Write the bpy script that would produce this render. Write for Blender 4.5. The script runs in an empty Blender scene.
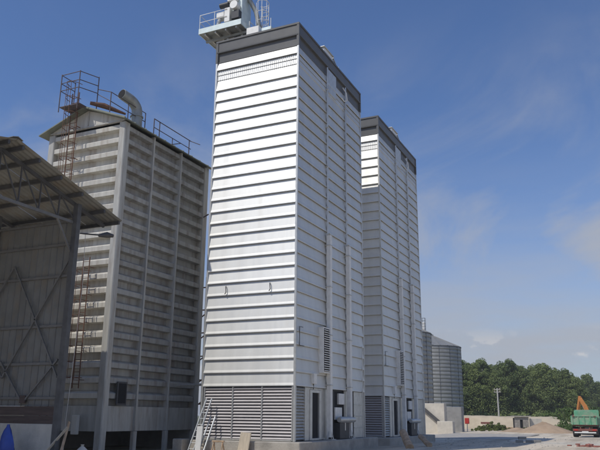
import bpy, math, random
from mathutils import Vector, Matrix
R = math.radians
rnd = random.Random(7)
scene = bpy.context.scene
col = scene.collection

# ------------------------------------------------------------------ camera
CAM_Z = 1.8
cam_data = bpy.data.cameras.new('camera')
cam = bpy.data.objects.new('camera', cam_data); col.objects.link(cam)
cam_data.sensor_width = 36.0
cam_data.lens = 36.0 * 697.7 / 600.0
cam_data.clip_end = 5000.0
PITCH, ROLL, YAW = R(15.31), R(0.526), R(25.22)
fw = Vector((-math.sin(YAW) * math.cos(PITCH), math.cos(YAW) * math.cos(PITCH), math.sin(PITCH)))
rt = Vector((math.cos(YAW), math.sin(YAW), 0)); up = rt.cross(fw)
rt2 = rt * math.cos(ROLL) + up * math.sin(ROLL); up2 = -rt * math.sin(ROLL) + up * math.cos(ROLL)
m3 = Matrix((rt2, up2, -fw)).transposed()
cam.matrix_world = Matrix.Translation((0, 0, CAM_Z)) @ m3.to_4x4()
scene.camera = cam

# ------------------------------------------------------------------ world, sun, exposure
SUN_AZ, SUN_EL = R(27), R(53)          # light travels towards (+sin az, +cos az)
world = bpy.data.worlds.new('World'); scene.world = world; world.use_nodes = True
wn, wl = world.node_tree.nodes, world.node_tree.links
wn.clear()
w_out = wn.new('ShaderNodeOutputWorld'); w_bg = wn.new('ShaderNodeBackground'); w_bg.inputs['Strength'].default_value = 0.094
sky = wn.new('ShaderNodeTexSky'); sky.sky_type = 'NISHITA'; sky.sun_disc = False
sky.sun_elevation = SUN_EL; sky.sun_rotation = math.pi + SUN_AZ
sky.altitude = 100; sky.air_density = 1.0; sky.dust_density = 0.6; sky.ozone_density = 2.2
wtc = wn.new('ShaderNodeTexCoord')
def wnoise(scale_vec, scale, detail, lo, hi, rough=0.55, rotz=0.0, dist=0.0):
    mp = wn.new('ShaderNodeMapping'); mp.inputs['Scale'].default_value = scale_vec; mp.inputs['Rotation'].default_value = (0, 0, rotz)
    nz = wn.new('ShaderNodeTexNoise'); nz.inputs['Scale'].default_value = scale; nz.inputs['Detail'].default_value = detail
    nz.inputs['Roughness'].default_value = rough; nz.inputs['Distortion'].default_value = dist
    rm = wn.new('ShaderNodeMapRange'); rm.interpolation_type = 'SMOOTHSTEP'
    rm.inputs['From Min'].default_value = lo; rm.inputs['From Max'].default_value = hi
    wl.new(wtc.outputs['Generated'], mp.inputs['Vector']); wl.new(mp.outputs['Vector'], nz.inputs['Vector'])
    wl.new(nz.outputs['Fac'], rm.inputs['Value'])
    return rm.outputs['Result']
def wmath(op, a, b):
    n = wn.new('ShaderNodeMath'); n.operation = op
    if op == 'MULTIPLY_ADD': n.inputs[2].default_value = 1.0-b
    for i, v in enumerate((a, b)):
        if isinstance(v, (int, float)): n.inputs[i].default_value = v
        else: wl.new(v, n.inputs[i])
    return n.outputs[0]
sep = wn.new('ShaderNodeSeparateXYZ'); wl.new(wtc.outputs['Generated'], sep.inputs[0])
def wramp(lo, hi):
    rm = wn.new('ShaderNodeMapRange'); rm.interpolation_type = 'SMOOTHSTEP'
    rm.inputs['From Min'].default_value = lo; rm.inputs['From Max'].default_value = hi
    wl.new(sep.outputs['Z'], rm.inputs['Value']); return rm.outputs['Result']
cirrus = wmath('MULTIPLY', wnoise((1.2, 1.0, 1.9), 2.0, 7, 0.40, 0.70, 0.6, 0.5, 0.7), 0.85)
cirrus = wmath('MULTIPLY', cirrus, wmath('SUBTRACT', 1.0, wramp(0.26, 0.56)))
veil = wmath('MULTIPLY', wmath('MULTIPLY_ADD', wnoise((1.0, 1.0, 6.0), 2.6, 5, 0.25, 0.62), 0.55), wmath('SUBTRACT', 1.0, wramp(0.03, 0.40)))
puff = wmath('MULTIPLY', wnoise((1.0, 1.0, 1.8), 21.0, 6, 0.525, 0.61, 0.55), wmath('MULTIPLY', wramp(0.045, 0.07), wmath('SUBTRACT', 1.0, wramp(0.085, 0.125))))
cloud = wmath('MAXIMUM', cirrus, veil)
w_mix = wn.new('ShaderNodeMix'); w_mix.data_type = 'RGBA'
hsv = wn.new('ShaderNodeMix'); hsv.data_type = 'RGBA'; hsv.blend_type = 'MULTIPLY'; hsv.inputs['Factor'].default_value = 1.0   # the camera's cool white balance
hsv.inputs['B'].default_value = (0.84, 1.0, 1.28, 1); wl.new(sky.outputs['Color'], hsv.inputs['A'])
wl.new(cloud, w_mix.inputs['Factor']); wl.new(hsv.outputs['Result'], w_mix.inputs['A'])
w_mix.inputs['B'].default_value = (4.4, 4.6, 5.1, 1)
w_mix2 = wn.new('ShaderNodeMix'); w_mix2.data_type = 'RGBA'
wl.new(wmath('MULTIPLY', puff, 0.7), w_mix2.inputs['Factor']); wl.new(w_mix.outputs['Result'], w_mix2.inputs['A']); w_mix2.inputs['B'].default_value = (6.6, 6.6, 6.8, 1)
wl.new(w_mix2.outputs['Result'], w_bg.inputs['Color']); wl.new(w_bg.outputs[0], w_out.inputs['Surface'])

sun_data = bpy.data.lights.new('sun', 'SUN'); sun_data.energy = 2.75; sun_data.angle = R(0.53); sun_data.color = (1.0, 0.955, 0.88)
sun = bpy.data.objects.new('sun', sun_data); col.objects.link(sun)
sdir = Vector((math.sin(SUN_AZ) * math.cos(SUN_EL), math.cos(SUN_AZ) * math.cos(SUN_EL), -math.sin(SUN_EL)))
sun.rotation_euler = sdir.to_track_quat('-Z', 'Y').to_euler(); sun.location = (-30, -40, 80)

vs = scene.view_settings
vs.view_transform = 'Standard'; vs.look = 'None'; vs.exposure = 0.0; vs.gamma = 1.0; vs.use_curve_mapping = False
scene.render.engine = 'CYCLES'

# ------------------------------------------------------------------ materials
MATS = {}
def mat(name, rgb, rough=0.6, metal=0.0, var=0.15, nscale=3.0, bump=0.0, bscale=40.0, rand=0.0, dirt=None, dscale=0.6, dlo=0.5, dhi=0.75,
        stretch=(1, 1, 1), coord='Object', spec=0.5, rvar=0.0):
    m = bpy.data.materials.new(name); m.use_nodes = True
    n, l = m.node_tree.nodes, m.node_tree.links
    b = n['Principled BSDF']
    b.inputs['Roughness'].default_value = rough; b.inputs['Metallic'].default_value = metal
    b.inputs['Specular IOR Level'].default_value = spec
    if coord == 'World':
        g = n.new('ShaderNodeNewGeometry'); vec = g.outputs['Position']
    else:
        t = n.new('ShaderNodeTexCoord'); vec = t.outputs['Object']
        oi = n.new('ShaderNodeObjectInfo'); ad = n.new('ShaderNodeVectorMath'); ad.operation = 'ADD'
        mu = n.new('ShaderNodeMath'); mu.operation = 'MULTIPLY'; mu.inputs[1].default_value = 37.0
        l.new(oi.outputs['Random'], mu.inputs[0]); l.new(vec, ad.inputs[0]); l.new(mu.outputs[0], ad.inputs[1]); vec = ad.outputs[0]
    mp = n.new('ShaderNodeMapping'); mp.inputs['Scale'].default_value = stretch; l.new(vec, mp.inputs['Vector']); vec = mp.outputs['Vector']
    nz = n.new('ShaderNodeTexNoise'); nz.inputs['Scale'].default_value = nscale; nz.inputs['Detail'].default_value = 6; l.new(vec, nz.inputs['Vector'])
    mr = n.new('ShaderNodeMapRange'); mr.inputs['From Min'].default_value = 0.3; mr.inputs['From Max'].default_value = 0.7
    mr.inputs['To Min'].default_value = 1 - var; mr.inputs['To Max'].default_value = 1 + var
    l.new(nz.outputs['Fac'], mr.inputs['Value']); val = mr.outputs['Result']
    if rand:
        o2 = n.new('ShaderNodeObjectInfo'); r2 = n.new('ShaderNodeMapRange')
        r2.inputs['To Min'].default_value = 1 - rand; r2.inputs['To Max'].default_value = 1 + rand
        l.new(o2.outputs['Random'], r2.inputs['Value'])
        mm = n.new('ShaderNodeMath'); mm.operation = 'MULTIPLY'; l.new(val, mm.inputs[0]); l.new(r2.outputs[0], mm.inputs[1]); val = mm.outputs[0]
    vm = n.new('ShaderNodeVectorMath'); vm.operation = 'SCALE'; vm.inputs[0].default_value = rgb[:3]; l.new(val, vm.inputs['Scale'])
    colr = vm.outputs[0]
    if dirt:
        dn = n.new('ShaderNodeTexNoise'); dn.inputs['Scale'].default_value = dscale; dn.inputs['Detail'].default_value = 8; dn.inputs['Roughness'].default_value = 0.65
        l.new(vec, dn.inputs['Vector'])
        dr = n.new('ShaderNodeMapRange'); dr.inputs['From Min'].default_value = dlo; dr.inputs['From Max'].default_value = dhi; l.new(dn.outputs['Fac'], dr.inputs['Value'])
        mx = n.new('ShaderNodeMix'); mx.data_type = 'RGBA'; l.new(dr.outputs[0], mx.inputs['Factor']); l.new(colr, mx.inputs['A']); mx.inputs['B'].default_value = (*dirt, 1)
        colr = mx.outputs['Result']
    l.new(colr, b.inputs['Base Color'])
    if rvar:
        rr = n.new('ShaderNodeMapRange'); rr.inputs['From Min'].default_value = 0.3; rr.inputs['From Max'].default_value = 0.7
        rr.inputs['To Min'].default_value = rough - rvar; rr.inputs['To Max'].default_value = rough + rvar
        l.new(nz.outputs['Fac'], rr.inputs['Value']); l.new(rr.outputs[0], b.inputs['Roughness'])
    if bump:
        bn = n.new('ShaderNodeTexNoise'); bn.inputs['Scale'].default_value = bscale; bn.inputs['Detail'].default_value = 5; l.new(vec, bn.inputs['Vector'])
        bp = n.new('ShaderNodeBump'); bp.inputs['Strength'].default_value = bump; bp.inputs['Distance'].default_value = 0.05
        l.new(bn.outputs['Fac'], bp.inputs['Height']); l.new(bp.outputs[0], b.inputs['Normal'])
    MATS[name] = m
    return m
mat('galv', (0.69, 0.685, 0.65), 0.56, 0.74, 0.05, 2.2, 0.0, 1.2, rand=0.05, dirt=(0.50, 0.485, 0.45), dscale=1.1, dlo=0.50, dhi=1.0, rvar=0.03, stretch=(1.6, 1.6, .16), coord='World')
mat('galv_trim', (0.58, 0.575, 0.545), 0.45, 0.7, 0.10, 4.0, rand=0.04)
mat('galv_louver', (0.45, 0.425, 0.42), 0.55, 0.3, 0.06, 3.0, rand=0.03)
mat('fascia_dark', (0.10, 0.099, 0.095), 0.45, 0.0, 0.10, 2.0)
mat('platform_paint', (0.62, 0.70, 0.68), 0.5, 0.2, 0.1, 3.0)
mat('white_steel', (0.74, 0.73, 0.69), 0.5, 0.1, 0.08, 4.0)
mat('dark_machine', (0.03, 0.032, 0.035), 0.5, 0.0, 0.2, 3.0)
mat('void_black', (0.012, 0.012, 0.013), 0.9, 0.0, 0.1, 3.0)
mat('old_white', (0.56, 0.535, 0.47), 0.65, 0.0, 0.12, 2.0, rand=0.07, dirt=(0.29, 0.22, 0.15), dscale=1.3, dlo=0.50, dhi=0.82, stretch=(1.8, 1.8, 0.22), coord='World')
mat('old_galv_shaded', (0.36, 0.355, 0.33), 0.6, 0.2, 0.12, 2.0, rand=0.09, dirt=(0.17, 0.13, 0.095), dscale=1.2, dlo=0.48, dhi=0.80, stretch=(1.8, 1.8, 0.2), coord='World')  # dirty grey side-wall panels; base darkened to carry the wall's shade
mat('old_trim', (0.45, 0.44, 0.40), 0.6, 0.15, 0.12, 2.5, dirt=(0.25, 0.19, 0.14), dscale=1.6, dlo=0.5, dhi=0.82, stretch=(2, 2, .3), coord='World')
mat('old_roof', (0.20, 0.21, 0.16), 0.7, 0.0, 0.15, 2.5)
mat('rust', (0.17, 0.085, 0.05), 0.8, 0.0, 0.3, 6.0, dirt=(0.09, 0.06, 0.05), dscale=3.0)
mat('rail_paint', (0.10, 0.075, 0.075), 0.7, 0.0, 0.3, 5.0)
mat('stack_metal', (0.32, 0.33, 0.31), 0.5, 0.4, 0.12, 3.0, dirt=(0.25, 0.22, 0.18), dscale=2.0)
mat('shed_sheet', (0.23, 0.225, 0.20), 0.7, 0.1, 0.12, 1.5, rand=0.08, dirt=(0.20, 0.16, 0.11), dscale=1.0)
mat('shed_wall', (0.18, 0.18, 0.168), 0.7, 0.1, 0.12, 1.5, rand=0.06, dirt=(0.20, 0.17, 0.13), dscale=1.2)
mat('shed_steel', (0.075, 0.073, 0.072), 0.65, 0.1, 0.2, 4.0)
mat('shed_column', (0.16, 0.155, 0.145), 0.6, 0.1, 0.15, 4.0)
mat('shed_post', (0.095, 0.094, 0.092), 0.65, 0.1, 0.2, 4.0)
mat('board_brown', (0.085, 0.06, 0.05), 0.8, 0.0, 0.25, 4.0, stretch=(0.3, 1, 3))
mat('whitewash', (0.52, 0.485, 0.42), 0.85, 0.0, 0.1, 3.0, 0.3, 20, dirt=(0.42, 0.40, 0.35), dscale=2.0, coord='World')
mat('concrete', (0.40, 0.37, 0.32), 0.9, 0.0, 0.14, 2.0, 0.4, 15, dirt=(0.26, 0.24, 0.21), dscale=0.9, coord='World')
mat('concrete_pale', (0.60, 0.55, 0.46), 0.9, 0.0, 0.08, 2.0, 0.3, 15, dirt=(0.46, 0.42, 0.35), dscale=0.7, coord='World')
mat('concrete_grey', (0.29, 0.28, 0.26), 0.9, 0.0, 0.10, 1.5, 0.3, 15, dirt=(0.2, 0.2, 0.19), dscale=0.8, coord='World')
mat('silo_steel', (0.33, 0.325, 0.30), 0.55, 0.45, 0.10, 1.0, rand=0.05)
mat('silo_dark', (0.12, 0.125, 0.13), 0.6, 0.3, 0.15, 2.0)
mat('aluminium', (0.62, 0.66, 0.70), 0.4, 0.8, 0.08, 6.0)
mat('wood_pale', (0.52, 0.44, 0.33), 0.8, 0.0, 0.15, 5.0, stretch=(4, 4, 0.5))
mat('wood_log', (0.48, 0.34, 0.22), 0.85, 0.0, 0.25, 5.0, 0.5, 20)
mat('bark', (0.12, 0.10, 0.08), 0.9, 0.0, 0.25, 5.0, 0.6, 12)
mat('blue_plastic', (0.03, 0.07, 0.34), 0.5, 0.0, 0.15, 4.0)
mat('sand_pale', (0.50, 0.42, 0.30), 0.95, 0.0, 0.10, 0.5, 0.6, 2.0, dirt=(0.40, 0.33, 0.22), dscale=0.3, coord='World')
mat('sand_brown', (0.40, 0.29, 0.19), 0.95, 0.0, 0.12, 1.0, 0.6, 4.0, dirt=(0.30, 0.21, 0.13), dscale=0.6, coord='World')
mat('truck_green', (0.12, 0.36, 0.21), 0.55, 0.0, 0.14, 3.0, dirt=(0.36, 0.38, 0.28), dscale=1.3, dlo=.42, dhi=.7)
mat('truck_frame', (0.20, 0.07, 0.05), 0.7, 0.0, 0.2, 4.0)
mat('rubber', (0.025, 0.025, 0.026), 0.85, 0.0, 0.15, 4.0)
mat('rim', (0.18, 0.10, 0.08), 0.6, 0.2, 0.15, 4.0)
mat('glass_dark', (0.03, 0.035, 0.04), 0.08, 0.0, 0.05, 2.0)
mat('lamp_red', (0.45, 0.03, 0.02), 0.35, 0.0, 0.05, 3.0)
mat('plate_white', (0.7, 0.7, 0.66), 0.5, 0.0, 0.05, 3.0)
mat('machine_orange', (0.50, 0.20, 0.05), 0.5, 0.0, 0.15, 3.0)
mat('brick_red', (0.33, 0.13, 0.10), 0.85, 0.0, 0.2, 6.0, rand=0.2)
mat('brick_grey', (0.32, 0.29, 0.25), 0.9, 0.0, 0.2, 6.0, rand=0.12)
mat('red_paint', (0.50, 0.04, 0.03), 0.5, 0.0, 0.1, 3.0)
mat('pole_grey', (0.50, 0.48, 0.44), 0.8, 0.0, 0.1, 3.0)
mat('ceramic', (0.5, 0.42, 0.36), 0.3, 0.0, 0.1, 3.0)

# leaves: a bit of translucency, colour varied from leaf to leaf and tree to tree
def leaf_mat(name, a, b_, scale=0.35):
    m = bpy.data.materials.new(name); m.use_nodes = True
    n, l = m.node_tree.nodes, m.node_tree.links
    p = n['Principled BSDF']; p.inputs['Roughness'].default_value = 0.65; p.inputs['Specular IOR Level'].default_value = 0.25
    out = n['Material Output']
    g = n.new('ShaderNodeNewGeometry'); oi = n.new('ShaderNodeObjectInfo')
    nz = n.new('ShaderNodeTexNoise'); nz.inputs['Scale'].default_value = scale; nz.inputs['Detail'].default_value = 4; l.new(g.outputs['Position'], nz.inputs['Vector'])
    a1 = n.new('ShaderNodeMath'); a1.operation = 'MULTIPLY_ADD'; l.new(g.outputs['Random Per Island'], a1.inputs[0]); a1.inputs[1].default_value = 0.5
    a2 = n.new('ShaderNodeMath'); a2.operation = 'MULTIPLY_ADD'; l.new(oi.outputs['Random'], a2.inputs[0]); a2.inputs[1].default_value = 0.4
    a3 = n.new('ShaderNodeMath'); a3.operation = 'SUBTRACT'; l.new(nz.outputs['Fac'], a3.inputs[0]); a3.inputs[1].default_value = 0.45
    l.new(a3.outputs[0], a2.inputs[2]); l.new(a2.outputs[0], a1.inputs[2])
    mx = n.new('ShaderNodeMix'); mx.data_type = 'RGBA'; l.new(a1.outputs[0], mx.inputs['Factor'])
    mx.inputs['A'].default_value = (*a, 1); mx.inputs['B'].default_value = (*b_, 1)
    l.new(mx.outputs['Result'], p.inputs['Base Color'])
    tr = n.new('ShaderNodeBsdfTranslucent'); l.new(mx.outputs['Result'], tr.inputs['Color'])
    ms = n.new('ShaderNodeMixShader'); ms.inputs[0].default_value = 0.35; l.new(p.outputs[0], ms.inputs[1]); l.new(tr.outputs[0], ms.inputs[2]); l.new(ms.outputs[0], out.inputs['Surface'])
    MATS[name] = m
leaf_mat('leaf_tree', (0.095, 0.14, 0.045), (0.28, 0.33, 0.11))
leaf_mat('leaf_bush', (0.07, 0.12, 0.03), (0.17, 0.24, 0.07))
leaf_mat('leaf_grass', (0.09, 0.13, 0.03), (0.20, 0.22, 0.07), 1.0)

# ground: pale trodden dirt with gravel, grey patches and tyre-worn tracks
def ground_mat():
    m = bpy.data.materials.new('yard_dirt'); m.use_nodes = True
    n, l = m.node_tree.nodes, m.node_tree.links; p = n['Principled BSDF']; p.inputs['Roughness'].default_value = 0.95
    g = n.new('ShaderNodeNewGeometry')
    def nz(s, d=6, st=(1, 1, 1)):
        mp = n.new('ShaderNodeMapping'); mp.inputs['Scale'].default_value = st; l.new(g.outputs['Position'], mp.inputs[0])
        k = n.new('ShaderNodeTexNoise'); k.inputs['Scale'].default_value = s; k.inputs['Detail'].default_value = d; l.new(mp.outputs[0], k.inputs['Vector']); return k.outputs['Fac']
    def ramp(v, stops):
        r = n.new('ShaderNodeValToRGB'); l.new(v, r.inputs[0]); e = r.color_ramp.elements
        e[0].position, e[0].color = stops[0][0], (*stops[0][1], 1); e[1].position, e[1].color = stops[-1][0], (*stops[-1][1], 1)
        for q, c in stops[1:-1]: x = e.new(q); x.color = (*c, 1)
        return r.outputs[0]
    c1 = ramp(nz(0.12), [(0.34, (0.50, 0.42, 0.31)), (0.48, (0.64, 0.55, 0.42)), (0.64, (0.54, 0.49, 0.40))])
    c2 = ramp(nz(9.0, 8), [(0.35, (0.86, 0.86, 0.86)), (0.65, (1.18, 1.18, 1.18))])
    mx = n.new('ShaderNodeMix'); mx.data_type = 'RGBA'; mx.blend_type = 'MULTIPLY'; mx.inputs['Factor'].default_value = 0.8; l.new(c1, mx.inputs['A']); l.new(c2, mx.inputs['B'])
    tr = ramp(nz(0.5, 5, (1.4, 0.12, 1)), [(0.40, (0.74, 0.73, 0.71)), (0.54, (1, 1, 1))])
    m2 = n.new('ShaderNodeMix'); m2.data_type = 'RGBA'; m2.blend_type = 'MULTIPLY'; m2.inputs['Factor'].default_value = 1; l.new(mx.outputs['Result'], m2.inputs['A']); l.new(tr, m2.inputs['B'])
    # meadow green beyond the yard
    sp = n.new('ShaderNodeSeparateXYZ'); l.new(g.outputs['Position'], sp.inputs[0])
    ad = n.new('ShaderNodeMath'); ad.operation = 'MULTIPLY_ADD'; l.new(nz(0.07), ad.inputs[0]); ad.inputs[1].default_value = 45.0; l.new(sp.outputs['Y'], ad.inputs[2])
    mr = n.new('ShaderNodeMapRange'); mr.inputs['From Min'].default_value = 148; mr.inputs['From Max'].default_value = 156; l.new(ad.outputs[0], mr.inputs['Value'])
    gr = ramp(nz(0.6), [(0.35, (0.10, 0.12, 0.045)), (0.65, (0.19, 0.18, 0.08))])
    m3_ = n.new('ShaderNodeMix'); m3_.data_type = 'RGBA'; l.new(mr.outputs[0], m3_.inputs['Factor']); l.new(m2.outputs['Result'], m3_.inputs['A']); l.new(gr, m3_.inputs['B'])
    l.new(m3_.outputs['Result'], p.inputs['Base Color'])
    bp = n.new('ShaderNodeBump'); bp.inputs['Strength'].default_value = 0.6; bp.inputs['Distance'].default_value = 0.06; l.new(nz(5.0, 9), bp.inputs['Height']); l.new(bp.outputs[0], p.inputs['Normal'])
    MATS['yard_dirt'] = m
ground_mat()

# ------------------------------------------------------------------ mesh helpers
class MB:
    def __init__(s): s.v = []; s.f = []
    def add(s, vs_, fs):
        k = len(s.v); s.v += [tuple(q) for q in vs_]; s.f += [tuple(i + k for i in f) for f in fs]; return s
    def box(s, a, b):
        x0, y0, z0 = a; x1, y1, z1 = b
        return s.add([(x0,y0,z0),(x1,y0,z0),(x1,y1,z0),(x0,y1,z0),(x0,y0,z1),(x1,y0,z1),(x1,y1,z1),(x0,y1,z1)],
                     [(3,2,1,0),(4,5,6,7),(0,1,5,4),(1,2,6,5),(2,3,7,6),(3,0,4,7)])
    def cbox(s, a, b, c=0.02):      # box with chamfered edges
        x0, y0, z0 = a; x1, y1, z1 = b
        c = min(c, (x1-x0)*.3, (y1-y0)*.3, (z1-z0)*.3); V = []
        for z, i in ((z0, c), (z0+c, 0), (z1-c, 0), (z1, c)):
            k = c if i == 0 else c + i * .0
            ins = i
            V += [(x0+c+ins*.4,y0+ins,z),(x1-c-ins*.4,y0+ins,z),(x1-ins,y0+c+ins*.4,z),(x1-ins,y1-c-ins*.4,z),(x1-c-ins*.4,y1-ins,z),(x0+c+ins*.4,y1-ins,z),(x0+ins,y1-c-ins*.4,z),(x0+ins,y0+c+ins*.4,z)]
        F = [tuple(range(7, -1, -1)), tuple(range(24, 32))]
        for r in range(3):
            for i in range(8):
                j = (i+1) % 8; F.append((r*8+i, r*8+j, r*8+8+j, r*8+8+i))
        return s.add(V, F)
    def beam(s, p, q, w, h=None, upv=(0, 0, 1)):
        h = w if h is None else h
        p, q = Vector(p), Vector(q); d = (q-p).normalized(); u = Vector(upv)
        if abs(d.dot(u)) > 0.98: u = Vector((0, 1, 0))
        a = d.cross(u).normalized(); b = a.cross(d).normalized(); a *= w/2; b *= h/2
        V = [p-a-b, p+a-b, p+a+b, p-a+b, q-a-b, q+a-b, q+a+b, q-a+b]
        return s.add(V, [(0,3,2,1),(4,5,6,7),(0,1,5,4),(1,2,6,5),(2,3,7,6),(3,0,4,7)][::1])
    def tube(s, pts, rs, n=8, caps=True):
        pts = [Vector(p) for p in pts]
        if isinstance(rs, (int, float)): rs = [rs]*len(pts)
        V = []; F = []; prev = None
        for i, p in enumerate(pts):
            d = (pts[min(i+1, len(pts)-1)] - pts[max(i-1, 0)]).normalized()
            if prev is None:
                u = Vector((0,0,1)) if abs(d.z) < .9 else Vector((1,0,0)); a = d.cross(u).normalized()
            else:
                a = (prev - d*prev.dot(d)).normalized()
            prev = a; b = d.cross(a)
            V += [p + (a*math.cos(2*math.pi*k/n) + b*math.sin(2*math.pi*k/n))*rs[i] for k in range(n)]
        for i in range(len(pts)-1):
            for k in range(n):
                j = (k+1) % n; F.append((i*n+k, i*n+j, (i+1)*n+j, (i+1)*n+k))
        if caps: F.append(tuple(range(n-1, -1, -1))); F.append(tuple((len(pts)-1)*n+k for k in range(n)))
        return s.add(V, F)
    def lathe(s, prof, n=24, c=(0, 0)):     # prof: list of (r, z)
        V = []; F = []
        for r, z in prof:
            V += [(c[0]+r*math.cos(2*math.pi*k/n), c[1]+r*math.sin(2*math.pi*k/n), z) for k in range(n)]
        for i in range(len(prof)-1):
            for k in range(n):
                j = (k+1) % n; F.append((i*n+k, i*n+j, (i+1)*n+j, (i+1)*n+k))
        F.append(tuple(range(n-1, -1, -1))); F.append(tuple((len(prof)-1)*n+k for k in range(n)))
        return s.add(V, F)
    def prism(s, prof, L, along='x'):       # prof: closed (offset outward, z); wall faces -Y and runs along +x
        n = len(prof)
        V = [(0, -o, z) for o, z in prof] + [(L, -o, z) for o, z in prof]
        F = [(i, n+i, n+(i+1) % n, (i+1) % n) for i in range(n)] + [tuple(range(n)), tuple(range(2*n-1, n-1, -1))]
        return s.add(V, F)
    def mesh(s, name, m, smooth=False):
        me = bpy.data.meshes.new(name); me.from_pydata(s.v, [], s.f)
        me.materials.append(MATS[m]); me.validate()
        import bmesh
        bm = bmesh.new(); bm.from_mesh(me); bmesh.ops.recalc_face_normals(bm, faces=bm.faces); bm.to_mesh(me); bm.free()
        if smooth:
            me.polygons.foreach_set('use_smooth', [True]*len(me.polygons))
            try: me.set_sharp_from_angle(angle=R(40))
            except Exception: pass
        me.update(); return me
    def build(s, name, m, parent=None, loc=(0, 0, 0), rz=0.0, smooth=False):
        return place(s.mesh(name, m, smooth), name, parent, loc, rz)
def place(me, name, parent=None, loc=(0, 0, 0), rz=0.0):
    o = bpy.data.objects.new(name, me); col.objects.link(o)
    o.location = loc; o.rotation_euler = (0, 0, rz)
    if parent is not None: o.parent = parent
    return o
def thing(name, label, cat, loc=(0, 0, 0), rz=0.0, group=None):
    o = bpy.data.objects.new(name, None); col.objects.link(o); o.empty_display_size = 0.3
    o.location = loc; o.rotation_euler = (0, 0, rz)
    return tag(o, label, cat, group)
def tag(o, label, cat, group=None):
    o['label'] = label; o['category'] = cat
    if group: o['group'] = group
    return o
def struct(o): o['kind'] = 'structure'; return o
def copy_tree(o, parent=None, skip=()):
    c = o.copy(); col.objects.link(c); c.parent = parent
    for ch in list(o.children):
        if ch.name.split('.')[0] not in skip: copy_tree(ch, c, skip)
    return c
def noise(x, y, s=1.0):
    from mathutils import noise as nn
    return nn.noise(Vector((x*s, y*s, 0.37)))

# ------------------------------------------------------------------ the setting
def grid_sheet(name, m, x0, x1, y0, y1, nx, ny, zf, smooth=True):
    mb = MB(); V = []; F = []
    for j in range(ny+1):
        for i in range(nx+1):
            x = x0+(x1-x0)*i/nx; y = y0+(y1-y0)*j/ny; V.append((x, y, zf(x, y)))
    for j in range(ny):
        for i in range(nx):
            a = j*(nx+1)+i; F.append((a, a+1, a+nx+2, a+nx+1))
    mb.add(V, F); return mb.build(name, m, smooth=smooth)
# one sheet to the horizon: dense near the yard, coarse beyond
def ground():
    xs = [-2500, -1200, -600, -300, -150, -90] + [-60+2.0*i for i in range(41)] + [26, 40, 70, 130, 300, 600, 1200, 2500]
    ys = [-1500, -600, -200, -60, -20, 0, 15] + [24+2.0*i for i in range(60)] + [150, 170, 200, 260, 360, 600, 1100, 2500]
    V = []; F = []
    for y in ys:
        for x in xs:
            d = (noise(x, y, 0.13)*0.09 + noise(x+9, y, 0.45)*0.035)
            if -27 < x < -14.5 and 24 < y < 60: d = -0.03
            if y > 145 or y < 20 or x < -60 or x > 24: d = 0
            V.append((x, y, d))
    w = len(xs)
    for j in range(len(ys)-1):
        for i in range(w-1): F.append((j*w+i, j*w+i+1, (j+1)*w+i+1, (j+1)*w+i))
    mb = MB(); mb.add(V, F); struct(mb.build('ground', 'yard_dirt', smooth=True))
ground()
# grey concrete apron by the bins
ap = MB()
ap.cbox((-19.5, 63.0, -0.1), (-10.2, 84.5, 0.045), 0.01); struct(ap.build('concrete_apron', 'concrete'))
# pale sand bank along the back of the yard
def bank_z(x, y):
    t = max(0.0, min(1.0, (y-118.5)/3.4)); t = t*t*(3-2*t)
    b = max(0.0, 1-max(0.0, (y-127)/7))
    e = max(0.0, min(1, (x+31.0)/1.6))*max(0.0, min(1, (-4-x)/9))
    return -0.15+(2.05+0.35*noise(x, y, .12)+0.16*noise(x, y, .6))*t*b*e+0.1*noise(x, y, 1.3)*t*e
struct(grid_sheet('sand_bank', 'sand_pale', -31.5, -3, 117, 135, 86, 36, bank_z))

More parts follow.
